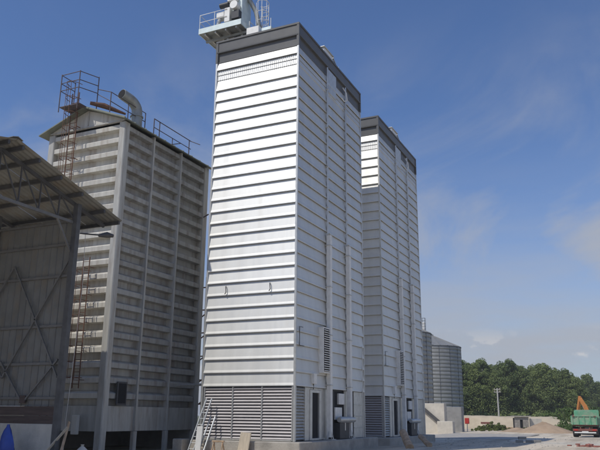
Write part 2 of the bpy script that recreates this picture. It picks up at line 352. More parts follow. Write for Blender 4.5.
# ------------------------------------------------------------------ grain dryer towers
TX0, TX1, TY0, TY1 = -20.58, -15.20, 31.85, 41.80
W, D = TX1-TX0, TY1-TY0
ZL, ZT, NP = 3.24, 20.85, 26
PH = (ZT-ZL)/NP
def panel_prof(h, o1=0.165, o0=0.068): return [(o1-0.05, 0), (o1, 0), (o1, 0.04), (o1-.026, .15), (o0, h-0.005), (o0, h+.03), (o0-.01, h+.03), (o0-.01, h-.01), (o1-.038, .15), (o1-.012, .04), (o1-.012, .012), (o1-.05, .012)]
def dryer_tower(label):
    t = thing('dryer_tower', label, 'tower', (TX0, TY0, 0), 0, 'galvanised grain dryer towers')
    # foundation
    MB().cbox((-0.25, -0.55, -0.3), (W+0.55, D+0.9, 0.585), 0.04).build('plinth', 'concrete', t)
    MB().box((0.14, 0.14, 0.587), (W-0.14, D-0.14, 23.0)).build('core', 'dark_machine', t)
    # local frames for the four faces: (origin, rz, length)
    faces = {'front': ((0, 0.12, 0), 0, W), 'right': ((W-0.12, 0, 0), R(90), D), 'back': ((W, D-0.12, 0), R(180), W), 'left': ((0.12, D, 0), R(-90), D)}
    def at(face, u, z, o=0.0):
        (ox, oy, _), rz, _l = faces[face]
        return (ox+u*math.cos(rz)+o*math.sin(rz), oy+u*math.sin(rz)-o*math.cos(rz), z)
    bays = {'front': [(0.06, W-0.06)], 'back': [(0.06, W-0.06)], 'left': [(0.06, D-0.06)], 'right': [(0.06, 3.97), (4.03, 6.97), (7.03, D-0.06)]}
    for fc, bl in bays.items():
        for (u0, u1) in bl:
            me = MB().prism(panel_prof(PH, .10 if fc == 'left' else .165), u1-u0).mesh('panel', 'galv')
            for i in range(NP):
                if fc == 'right' and i > 23 and u0 > 4 and u0 < 5: pass
                place(me, 'panel', t, at(fc, u0, ZL+i*PH), faces[fc][1])
            # two finely ribbed strips, a plain panel, then the fascia
            L = u1-u0
            for zz in (20.852, 21.177):
                n = int(L/0.13); st = L/n; mb = MB(); V = []; F = []; prof = []
                for k in range(n):
                    x = k*st; prof += [(x, .066), (x+st*.36, .066), (x+st*.54, .084), (x+st*.82, .084)]
                prof.append((L, .066))
                for x, o in prof: V += [(x, -.01, 0.012), (x, -o-0.03, 0.012), (x, -o, 0.315), (x, -.01, .315)]
                for k in range(len(prof)-1):
                    for q in range(3): F.append((4*k+q, 4*k+4+q, 4*k+5+q, 4*k+1+q))
                mb.add(V, F); place(mb.mesh('ribbed_strip', 'galv'), 'ribbed_strip', t, at(fc, u0, zz), faces[fc][1])
            place(MB().prism(panel_prof(0.50), L).mesh('panel', 'galv'), 'panel', t, at(fc, u0, 21.50), faces[fc][1])
        # fascia: two stepped dark flashings and a cap
        L = faces[fc][2]; rz = faces[fc][1]
        place(MB().prism([(0, 0), (.10, 0), (.10, .05), (.06, .08), (.06, .62), (0, .62)], L-0.002).mesh('flashing', 'fascia_dark'), 'flashing', t, at(fc, 0.001, 22.004), rz)
        place(MB().prism([(0, 0), (.19, 0), (.20, .07), (.13, .10), (.13, .68), (0, .68)], L-0.002).mesh('flashing', 'fascia_dark'), 'flashing', t, at(fc, 0.001, 22.63), rz)
    for (cx, cy) in ((0, 0), (W, 0), (0, D), (W, D)):
        sx = 1 if cx else -1; sy = 1 if cy else -1
        a = (cx-0.07 if sx > 0 else cx-0.035, cy-0.035 if sy < 0 else cy-0.07); b = (cx+0.035 if sx > 0 else cx+0.07, cy+0.07 if sy < 0 else cy+0.035)
        MB().box((a[0], a[1], 0.6), (b[0], b[1], 22.0)).build('corner_trim', 'galv_trim', t)
        MB().box((a[0]-.02, a[1]-.02, 22.0), (b[0]+.02, b[1]+.02, 23.30)).build('corner_flashing', 'fascia_dark', t)
    MB().box((-0.06, -0.06, 23.32), (W+0.06, D+0.06, 23.43)).build('roof', 'fascia_dark', t)
    # louvred base, front: three bays
    NS = 17; sp = (ZL-0.68)/NS
    slat = [(0.0, 0.0), (0.012, 0.0), (0.10, 0.022), (0.105, 0.034), (0.02, sp*0.86), (0.0, sp*0.86)]
    def louver(fc, u0, u1):
        me = MB().prism(slat, u1-u0).mesh('louver_slat', 'galv_louver' if fc in ('front', 'back') else 'galv_trim')
        for i in range(NS): place(me, 'louver_slat', t, at(fc, u0, 0.66+i*sp, 0.0), faces[fc][1])
    def plate(name, m, fc, u0, u1, z0, z1, o0=0.0, o1=0.09, par=None):
        a = Vector(at(fc, u0, z0, o0)); b = Vector(at(fc, u1, z1, o1))
        lo = Vector((min(a.x, b.x), min(a.y, b.y), z0)); hi = Vector((max(a.x, b.x), max(a.y, b.y), z1))
        return MB().cbox(lo, hi, 0.008).build(name, m, par or t)
    for fc in ('front', 'back', 'left'):
        L = faces[fc][2]; nb = 3 if L < 7 else 5; e = 0.14
        bw = (L-2*e)/nb
        for k in range(nb):
            louver(fc, e+k*bw+0.04, e+(k+1)*bw-0.04)
        for k in range(nb+1):
            plate('louver_post', 'galv_trim', fc, e+k*bw-0.035, e+k*bw+0.035, 0.61, ZL-0.01, 0.0, 0.125)
        plate('base_rail', 'galv_trim', fc, e+0.05, L-e-0.05, 0.60, 0.655, 0.0, 0.11)
    # right face, ground floor
    louver('right', 0.18, 1.22)
    plate('louver_post', 'galv_trim', 'right', 0.11, 0.175, 0.61, ZL-0.01, 0, .125); plate('louver_post', 'galv_trim', 'right', 1.225, 1.30, 0.61, ZL-0.01, 0, .125)
    plate('wall_plate', 'galv_trim', 'right', 1.305, 1.90, 0.61, ZL-0.01, 0, .06)
    door = plate('door_frame', 'galv_trim', 'right', 1.90, 2.16, 0.61, 3.12, 0, .11)
    plate('door_frame', 'galv_trim', 'right', 3.08, 3.34, 0.61, 3.12, 0, .11); plate('door_lintel', 'galv_trim', 'right', 2.16, 3.08, 2.98, 3.12, 0, .10)
    plate('doorway', 'void_black', 'right', 2.161, 3.079, 0.70, 2.979, 0, .012)
    plate('door_sill', 'galv_trim', 'right', 2.161, 3.079, 0.60, 0.699, 0, .10)
    plate('wall_plate', 'galv_trim', 'right', 1.905, 3.335, 3.125, ZL-0.01, 0, .06)
    plate('wall_plate', 'galv_trim', 'right', 3.345, 4.35, 0.61, ZL-0.01, 0, .06)
    plate('machine_bay', 'void_black', 'right', 4.36, 6.75, 0.61, 3.15, 0, .02)
    plate('bay_post', 'dark_machine', 'right', 5.0, 5.12, 0.62, 3.14, .02, .10)
    plate('cabinet_panel', 'white_steel', 'right', 5.75, 6.6, 2.45, 3.05, .02, .14)
    plate('cabinet_panel', 'white_steel', 'right', 5.15, 6.15, 1.62, 2.28, .02, .16)
    cab = plate('motor_cabinet', 'dark_machine', 'right', 5.1, 6.5, 0.62, 1.45, .02, .45)
    g = MB(); g.tube([at('right', 5.05, 1.62, .42), at('right', 5.2, 1.62, .42), at('right', 6.6, 1.62, .42), at('right', 7.35, 1.62, .42)], [.13, .17, .17, .14], 14)
    gm = g.build('gear_motor', 'galv_trim', t, smooth=True)
    g = MB(); g.cbox(at('right', 6.3, 1.42, .62)[:1] + (at('right', 6.3, 0, 0)[1], 1.38), (at('right', 6.3, 0, .62)[0]+.02, at('right', 6.9, 0, 0)[1], 1.82), .02) if False else g.tube([at('right', 5.9, 1.48, .42), at('right', 5.9, 1.05, .42)], .06, 8); g.build('shaft', 'galv_trim', gm)
    plate('wall_plate', 'galv_trim', 'right', 6.76, 7.62, 0.61, ZL-0.01, 0, .05)
    plate('doorway', 'void_black', 'right', 7.63, 8.28, 0.70, 3.05, 0, .012)
    plate('wall_plate', 'galv_trim', 'right', 8.29, D-.12, 0.61, ZL-0.01, 0, .06)
    plate('base_rail', 'galv_trim', 'right', 4.36, D-.15, 0.60, 0.606, 0, .10)
    for k in range(3):
        plate('seam_rib', 'galv_trim', 'right', 8.30, D-.13, 1.15+.66*k, 1.20+.66*k, .06, .085)
    # tall ducts with feet on the right face, thin conduits above them
    for u in (4.0, 7.0):
        du = plate('duct', 'white_steel', 'right', u-.14, u+.14, 0.72, 11.82, .18, .42)
        plate('duct_cap', 'galv_trim', 'right', u-.16, u+.16, 11.822, 11.86, .16, .44, du)
        for zz in (3.4, 6.1, 8.8, 11.2): plate('bracket', 'galv_trim', 'right', u-.18, u+.18, zz, zz+.05, .06, .45, du)
        f = MB(); p0 = at('right', u, .73, .3)
        f.cbox((p0[0]-.25, p0[1]-.3, .588), (p0[0]+.25, p0[1]+.3, .63), .01)
        for dx, dy in ((-.22, 0), (.22, 0), (0, -.26), (0, .26)): f.beam((p0[0]+dx, p0[1]+dy, .62), (p0[0]+dx*.3, p0[1]+dy*.3, 1.15), .04)
        f.build('duct_foot', 'galv_trim', du)
        MB().tube([at('right', u, 11.86, .20), at('right', u, 22.5, .20)], .06, 8).build('conduit', 'galv_trim', t)
        for zz in (13.5, 16, 18.5, 21): plate('conduit_clip', 'galv_trim', 'right', u-.09, u+.09, zz, zz+.06, .08, .27)
    plate('bay_strip', 'galv_trim', 'right', 3.965, 4.035, ZL, 22.0, 0.0, .10); plate('bay_strip', 'galv_trim', 'right', 6.965, 7.035, ZL, 22.0, 0.0, .10)
    # louvred box and small white box
    lb = plate('louver_box', 'white_steel', 'right', 2.95, 3.82, 4.03, 6.47, .06, .40)
    for i in range(19):
        zz = 4.13+i*.12
        plate('box_slat', 'white_steel' if True else '', 'right', 3.02, 3.75, zz, zz+.045, .401, .445, lb)
    plate('slat_backing', 'void_black', 'right', 3.0, 3.77, 4.1, 6.4, .4, .404, lb)
    wb = plate('junction_box', 'white_steel', 'right', 2.0, 2.36, 3.42, 3.95, .06, .28); MB().tube([at('right', 2.18, 3.42, .16), at('right', 2.18, 3.14, .14)], .025, 6).build('cable', 'dark_machine', wb)
    c = MB(); c.tube([at('right', .35, 5.25, .19), at('right', .35, 6.2, .19), at('right', .75, 6.2, .19)], .018, 6); c.tube([at('right', .35, 5.25, .19), at('right', .9, 5.25, .19)], .018, 6); c.build('wall_conduit', 'dark_machine', t)
    MB().tube([at('right', 9.45, .6, .21), at('right', 9.45, 6.0, .21)], .03, 6).build('drain_pipe', 'galv_trim', t)
    # service hatch and hook near the top
    plate('service_hatch', 'galv_trim', 'right', 4.3, 5.55, 21.0, 22.55, .02, .15)
    h = MB(); h.tube([at('right', 6.55, 22.3, .2), at('right', 6.6, 21.9, .42), at('right', 6.75, 21.45, .42), at('right', 6.5, 21.3, .3), at('right', 6.3, 21.5, .2)], .035, 8); h.build('hook_pipe', 'white_steel', t, smooth=True)
    # roof gear near the right edge
    rb = MB().cbox((W-1.15, 4.5, 23.44), (W-.35, 5.9, 24.28), .03).build('roof_hood', 'white_steel', t)
    MB().cbox((W-1.22, 4.4, 24.282), (W-.28, 6.0, 24.34), .01).build('hood_lid', 'galv_trim', rb)
    s = MB()
    for yy in (6.15, 7.0):
        s.beam((W-.4, yy, 23.44), (W-.4, yy, 24.1 if yy > 6.5 else 24.3), .06)
    s.beam((W-.4, 6.05, 24.3), (W-.4, 7.6, 23.46), .09); s.build('roof_strut', 'galv_trim', t)
    MB().cbox((W-.9, 7.4, 23.44), (W-.3, 8.4, 23.95), .02).build('roof_vent', 'galv_trim', t)
    # small hooks on the front
    for x in (1.28, 3.94):
        k = MB(); k.tube([(x-.06, -.0, 8.5), (x-.02, -.10, 8.45), (x+.02, -.12, 8.15), (x-.06, -.11, 8.05)], .022, 6); k.build('lifting_hook', 'dark_machine', t)
    return t
tower = dryer_tower('tall ribbed galvanised steel dryer tower with a railed machine platform on its roof')
tower2 = copy_tree(tower)
tower2.location = (TX0, 45.60, -0.10)
tag(tower2, 'matching galvanised dryer tower standing further back, partly hidden and shaded by the first one', 'tower', 'galvanised grain dryer towers')

# rooftop platform (part of the first tower, tower-local coordinates)
def roof_platform(t):
    ox, oy = TX0, TY0
    def P(x, y, z): return (x-ox, y-oy, z)
    x0, x1, y0, y1, zb = -21.85, -18.95, 31.72, 34.4, 24.22
    pf = MB().cbox(P(x0, y0, zb), P(x1, y1, zb+.08), .01).build('platform_deck', 'stack_metal', t)
    a = MB()
    a.box(P(x0-.03, y0-.04, zb-.03), P(x1+.03, y0-.002, zb+.32)); a.build('toe_board', 'platform_paint', pf)
    a = MB(); a.box(P(x0-.05, y0, zb-.03), P(x0-.002, y1, zb+.32)); a.build('toe_board', 'platform_paint', pf)
    a = MB(); a.box(P(x1+.002, y0, zb-.03), P(x1+.05, y1, zb+.32)); a.build('toe_board', 'platform_paint', pf)
    for k in range(4):
        xx = x0+.35+k*.72; MB().box(P(xx, y0+.05, zb-.14), P(xx+.09, y1-.05, zb-.002)).build('deck_joist', 'galv_trim', pf)
    for yy in (y0+.6, y1-.4):
        MB().box(P(x0+.1, yy, zb-.30), P(-18.8, yy+.12, zb-.142)).build('carrier_beam', 'stack_metal', pf)
    for xx in (-20.3, -19.3):
        for yy in (32.4, 34.0): MB().box(P(xx, yy, 23.44), P(xx+.12, yy+.12, zb-.30)).build('platform_leg', 'galv_trim', pf)
    MB().beam(P(-20.55, 33.2, 22.9), P(-21.6, 33.2, 24.0), .09).build('knee_brace', 'stack_metal', pf)
    r = MB(); tb = zb+.32
    posts = [(x0, y0), (x0+1.05, y0), (x0, y0+1.35), (x0, y1), (x1, y1), (x0+1.45, y1)]
    for (x, y) in posts: r.tube([P(x, y, tb-.2), P(x, y, tb+.95)], .022, 6)
    for zz in (tb+.45, tb+.95):
        r.tube([P(x0, y1, zz), P(x0, y0, zz), P(x0+1.9, y0, zz)], .02, 6); r.tube([P(x0, y1, zz), P(x1, y1, zz)], .02, 6)
    r.build('railing', 'white_steel', t)
    # elevator head with drive
    hd = MB().cbox(P(-19.75, 32.0, tb+.05), P(-19.05, 33.1, 27.2), .04).build('elevator_head', 'platform_paint', t)
    MB().tube([P(-19.4, 31.55, 25.55), P(-19.4, 31.96, 25.55)], .26, 18).build('pulley_cover', 'white_steel', hd)
    MB().tube([P(-19.9, 31.86, 25.85), P(-20.5, 31.86, 25.85)], .17, 14).build('drive_motor', 'dark_machine', hd)
    MB().cbox(P(-20.15, 31.75, 24.62), P(-19.76, 32.5, 25.6), .03).build('gearbox', 'white_steel', hd)
    MB().cbox(P(-20.75, 31.78, 25.05), P(-20.16, 32.3, 25.45), .05).build('gearbox_arm', 'white_steel', hd)
    MB().tube([P(-20.72, 31.95, 24.6), P(-20.55, 31.95, 25.05)], .12, 10).build('tension_spring', 'galv_trim', hd)
    MB().cbox(P(-19.6, 31.66, 24.66), P(-19.06, 31.99, 25.2), .02).build('belt_guard', 'dark_machine', hd)
    MB().cbox(P(-19.95, 31.7, 25.95), P(-19.3, 32.0, 26.35), .04).build('bearing_block', 'white_steel', hd)
    MB().tube([P(-19.05, 32.6, 26.6), P(-18.6, 32.9, 25.6), P(-18.2, 33.2, 23.45)], .14, 12).build('spout', 'stack_metal', hd)
    # caged access ladder and rail on the roof
    lc = MB(); cx, cy = -18.1, 33.2
    for dx in (-.22, .22): lc.tube([P(cx+dx, cy, 23.44), P(cx+dx, cy, 26.05)], .025, 6)
    for k in range(9): lc.tube([P(cx-.22, cy, 23.7+k*.27), P(cx+.22, cy, 23.7+k*.27)], .016, 5)
    lad = lc.build('roof_ladder', 'white_steel', t)
    cg = MB()
    for zz in (24.7, 25.3, 26.0):
        cg.tube([P(cx+.38*math.cos(q), cy-.36+.40*math.sin(q), zz) for q in [math.pi*(.15*k-.72-.0) for k in range(11)]], .018, 5)
    for q in (-1.9, -1.2, -.4, -2.7): cg.tube([P(cx+.38*math.cos(q), cy-.36+.40*math.sin(q), 24.5), P(cx+.38*math.cos(q), cy-.36+.4*math.sin(q), 26.05)], .016, 5)
    cg.build('ladder_cage', 'white_steel', lad)
    rr = MB()
    for (x, y) in ((-18.75, 32.4), (-17.4, 32.6), (-18.75, 34.2)):
        rr.tube([P(x, y, 23.44), P(x, y, 24.7)], .022, 6)
    for zz in (24.1, 24.7): rr.tube([P(-18.75, 34.2, zz), P(-18.75, 32.4, zz)], .02, 6)
    rr.build('roof_railing', 'white_steel', t)
    MB().cbox(P(-18.75, 32.05, 23.44), P(-17.9, 32.7, 24.05), .03).build('control_box', 'white_steel', t)
    MB().cbox(P(-17.75, 32.1, 23.44), P(-17.1, 32.6, 23.85), .03).build('vent_box', 'platform_paint', t)
roof_platform(tower)

# ------------------------------------------------------------------ old storage building on the left
LX0, LX1, LY0, LY1 = -28.45, -23.08, 27.13, 35.40
LW, LD = LX1-LX0, LY1-LY0
LZ0, LZ1, LN = 2.20, 16.90, 20
LP = (LZ1-LZ0)/LN
def old_building():
    t = thing('storage_building', 'old off-white ribbed storage building on posts with rusty ladder and bent chimney', 'building', (LX0, LY0, 0))
    prof = [(0, 0), (.02, 0), (.02, .31), (.33, .345), (.34, .57), (.31, .61), (.02, LP-.004), (0, LP-.004)]
    me_g = MB().prism(prof, LW-.70).mesh('panel', 'old_white')
    for i in range(LN):
        place(me_g, 'panel', t, (.35, .40, LZ0+i*LP)); place(me_g, 'panel', t, (LW-.35, LD-.40, LZ0+i*LP), R(180))
    ys = [0.37, 2.57, 5.24, LD-.37]
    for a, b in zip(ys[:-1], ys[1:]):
        me = MB().prism(prof, b-a-.12).mesh('panel', 'old_galv_shaded')
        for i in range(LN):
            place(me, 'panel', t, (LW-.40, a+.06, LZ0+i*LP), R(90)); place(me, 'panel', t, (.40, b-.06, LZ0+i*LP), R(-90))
    MB().box((.44, .44, LZ0-.6), (LW-.44, LD-.44, LZ1)).build('core', 'shed_steel', t)
    # plain skirt, posts
    for a, b in ((( .3, .12, 1.0), (LW-.3, .17, 2.19)), ((.3, LD-.17, 1.0), (LW-.3, LD-.12, 2.19)), ((LW-.17, .3, 1.0), (LW-.12, LD-.3, 2.19)), ((.12, .3, 1.0), (.17, LD-.3, 2.19))):
        MB().box(a, b).build('skirt_plate', 'old_trim', t)
    for cx in (0, LW):
        for cy in (0, LD):
            x = cx-.42 if cx else cx-.0; y = cy-.42 if cy else cy
            MB().cbox((x, y, -.15), (x+.42, y+.42, LZ1), .04).build('corner_post', 'old_trim', t)
    for cx in (.02, LW-.14):
        for y in ys[1:3]:
            MB().cbox((-.02 if cx < 1 else LW-.42, y-.058, 1.0), (.42 if cx < 1 else LW+.02, y+.058, LZ1), .01).build('wall_post', 'old_trim', t)
            MB().cbox((cx-.05, y-.12, -.15), (cx+.17, y+.12, .99), .01).build('leg', 'old_trim', t)
    for cx in (.3, LW-.4):
        MB().box((cx, LD*.5-.1, -.1), (cx+.1, LD*.5+.1, 1.0)) 
    # concrete back walls added under the building to block light and keep the undercroft dark
    MB().box((.25, LD-.6, -.2), (LW-.25, LD-.4, 1.6)).build('base_wall', 'concrete_grey', t); MB().box((.25, .4, -.2), (.45, LD-.62, 1.6)).build('base_wall', 'concrete_grey', t)
    # gable
    zt = LZ1; pk = 18.05
    gm = MB(); prof2 = [(.30, zt), (LW-.30, zt), (LW+.0, zt+.12), (LW/2, pk-.10), (0, zt+.12)]
    for yy in (.02, LD-.10):
        n = len(prof2); V = [(x, yy, z) for x, z in prof2]+[(x, yy+.08, z) for x, z in prof2]
        g2 = MB().add(V, [tuple(range(n)), tuple(range(2*n-1, n-1, -1))]+[(i, n+i, n+(i+1) % n, (i+1) % n) for i in range(n)])
        g2.build('gable_plate', 'old_white', t)
    MB().box((LW*.5+.05, -.02, zt+.15), (LW*.5+.12, .018, pk-.2)).build('gable_batten', 'old_trim', t)
    MB().box((.1, -.03, zt+.02), (LW-.1, .017, zt+.10)).build('gable_batten', 'old_trim', t)
    # roof sheets with overhang, ribs across the slope
    for s in (0, 1):
        e = (-.42, zt-.03) if s == 0 else (LW+.22, zt+.02)
        r0 = (LW/2, pk)
        nseg = 10
        for k in range(nseg):
            ya = -.38+k*(LD+.76)/nseg; yb = ya+(LD+.76)/nseg-.006
            V = []
            for (x, z) in (e, r0):
                V += [(x, ya, z), (x, ya+.05, z+.05), (x, ya+.10, z), (x, yb, z)]
            V += [(x, y, z-.06) for (x, y, z) in (V[0], V[3], V[4], V[7])]
            F = [(0, 1, 5, 4), (1, 2, 6, 5), (2, 3, 7, 6), (8, 9, 11, 10), (0, 8, 9, 3, 2, 1), (4, 5, 6, 7, 11, 10), (0, 4, 10, 8), (3, 9, 11, 7)]
            MB().add(V, F).build('roof_sheet', 'old_roof', t)
    # small dark window in the right wall
    wf = MB().cbox((LW-.02, .92, 2.24), (LW+.05, 1.66, 3.36), .01).build('window', 'shed_steel', t)
    MB().box((LW+.052, 1.0, 2.32), (LW+.056, 1.58, 3.28)).build('pane', 'void_black', wf)
    # caged rusty ladder on the gable
    lx, ly = LW*.5-.68, -.34
    L = MB()
    for dx in (-.24, .24): L.tube([(lx+dx, ly, 1.4), (lx+dx, ly, 19.0)], .032, 6)
    for k in range(58): L.tube([(lx-.24, ly, 1.6+k*.3), (lx+.24, ly, 1.6+k*.3)], .018, 5)
    for k in range(9):
        for dx in (-.24, .24): L.beam((lx+dx, ly, 2.2+k*1.85), (lx+dx, .0, 2.2+k*1.85), .035)
    lad = L.build('ladder', 'rust', t)
    cg = MB(); rr = .42
    qs = [math.pi*(1.0+.125*k) for k in range(9)]
    for k in range(19): cg.tube([(lx+rr*math.cos(q)*(.95), ly+rr*1.5*math.sin(q), 3.6+k*.88) for q in qs], .018, 5)
    for q in (qs[1], qs[3], qs[5], qs[7]): cg.tube([(lx+rr*.95*math.cos(q), ly+rr*1.5*math.sin(q), 3.5), (lx+rr*.95*math.cos(q), ly+rr*1.5*math.sin(q), 19.5)], .015, 5)
    cg.build('ladder_cage', 'rust', lad)
    L = MB(); l2 = -24.62-LX0; ly2 = -.3
    for dx in (-.2, .2): L.tube([(l2+dx, ly2, 3.0), (l2+dx, ly2, 9.5)], .03, 6)
    for k in range(22): L.tube([(l2-.2, ly2, 3.2+k*.29), (l2+.2, ly2, 3.2+k*.29)], .017, 5)
    for k in range(5):
        for dx in (-.2, .2): L.beam((l2+dx, ly2, 3.4+k*1.4), (l2+dx, .05, 3.4+k*1.4), .03)
    lad2 = L.build('ladder', 'rust', t); c2 = MB()
    for k in range(8): c2.tube([(l2+.36*math.cos(q), ly2+.6*math.sin(q), 3.5+k*.75) for q in qs], .016, 5)
    for q in (qs[2], qs[4], qs[6]): c2.tube([(l2+.36*math.cos(q), ly2+.6*math.sin(q), 3.4), (l2+.36*math.cos(q), ly2+.6*math.sin(q), 8.9)], .014, 5)
    c2.build('ladder_cage', 'rust', lad2)
    # top landing rails around the ladder head, then rails along the roof
    r = MB()
    for (x, y) in ((lx-.55, -.95), (lx+.75, -.95), (lx-.55, .1), (lx+1.15, .1)):
        zb = 17.9 if y > 0 else 18.0
        r.tube([(x, y, zb-.3), (x, y, 19.95)], .028, 6)
    for zz in (18.95, 19.4, 19.9):
        r.tube([(lx+1.15, .1, zz), (lx+.75, -.95, zz), (lx-.55, -.95, zz), (lx-.55, .1, zz)], .024, 6)
    r.box((lx-.55, -.9, 17.98), (lx+.85, .0, 18.03)); r.build('landing_railing', 'rail_paint', t)
    r = MB(); X = LX1-1.25-LX0+.0
    for y, a in ((0.1, 0), (1.6, 0), (3.15, 0)): r.tube([(X, y, 17.45), (X, y, 18.85)], .028, 6)
    for zz in (18.3, 18.84): r.tube([(X, .1, zz), (X, 3.15, zz)], .024, 6)
    r.tube([(lx+1.15, .1, 19.2), (X, .1, 18.84)], .024, 6); r.tube([(lx+1.15, .1, 18.9), (X, .1, 18.3)], .024, 6)
    r.build('roof_railing', 'rail_paint', t)
    r = MB()
    for y in (4.0, 4.55, 7.7): r.tube([(X, y, 17.45), (X, y, 18.85)], .03, 6)
    for y, z in ((5.9, 18.3),): r.tube([(X, y, 17.45), (X+.0, y, z)], .026, 6)
    r.tube([(X, 4.0, 18.84), (X, 7.9, 18.84)], .028, 6); r.tube([(X, 4.0, 18.3), (X, 7.9, 18.3)], .024, 6); r.tube([(X, 7.9, 18.84), (X+.7, 7.9, 18.5)], .026, 6)
    r.beam((X, 5.0, 17.5), (X, 6.8, 18.3), .05); r.build('roof_railing', 'rail_paint', t)
    # bent exhaust pipe
    px, py = X-.15, 2.55
    st = MB(); st.tube([(px, py, 17.3), (px, py, 18.35)], .33, 16).tube([(px, py, 18.35), (px, py, 18.42)], .38, 16)
    q = st.build('chimney', 'stack_metal', t, smooth=True)
    el = MB(); pts = [(px, py, 18.42), (px, py, 18.65)]
    for k in range(1, 8):
        a = R(11*k); pts.append((px-.12*(1-math.cos(a)), py-.75*(1-math.cos(a)), 18.65+.62*math.sin(a)))
    e2 = pts[-1]; pts.append((e2[0]-.1, e2[1]-.62, e2[2]+.10))
    el.tube(pts, [.31]*len(pts), 16); ee = el.build('chimney_elbow', 'stack_metal', q, smooth=True)
    # dark mouth disc just outside the cap
    dvec = (Vector(pts[-1])-Vector(pts[-2])).normalized(); p_ = Vector(pts[-1])
    MB().tube([p_+dvec*.002, p_+dvec*.02], .275, 16).build('pipe_mouth', 'void_black', q)
    # tools and sacks lying on the landing
    MB().tube([(lx+.95, -.2, 18.28), (lx+1.5, .3, 18.22), (lx+2.3, 1.2, 17.95)], [.10, .17, .06], 8).build('rolled_cover', 'rust', t, smooth=True)
    # side lamp bracket and pipe stub on the far post
    MB().tube([(LW, LD-.4, 13.6), (LW+.35, LD-.4, 13.75)], .04, 6).build('lamp_bracket', 'rail_paint', t)
    MB().cbox((LW*.5+1.0, -.2, .85), (LW*.5+1.35, .0, 1.75), .02).build('meter_box', 'old_white', t)
    return t
old_building()
# bucket elevator leg standing in the gap behind, with its spouts
def elevator():
    t = thing('bucket_elevator', 'narrow rusty bucket elevator leg squeezed between the old building and the first tower', 'elevator', (-24.45, 37.7, 0))
    MB().cbox((-.62, -.2, 0), (-.28, .2, 9.3), .02).build('leg', 'rust', t); MB().cbox((.12, -.2, 0), (.46, .2, 10.4), .02).build('leg', 'shed_steel', t)
    for k in range(6): MB().beam((-.45, -.22, .8+k*1.35), (.3, -.22, 1.3+k*1.35), .06).build('brace', 'rust', t)
    for k in range(7): MB().beam((-.7, -.24, 1.0+k*1.45), (.6, -.24, 1.0+k*1.45), .07).build('rung', 'rust', t)
    MB().cbox((-.7, -.3, -.1), (.6, .3, .9), .04).build('boot', 'shed_steel', t)
elevator()
b = MB(); b.tube([(-23.3, 33.2, 3.36), (-22.9, 33.2, 3.40), (-20.3, 33.2, 3.42)], .07, 8); tag(b.build('transfer_pipe', 'galv_trim'), 'thin grey pipe running level from the old building to the first tower', 'pipe')

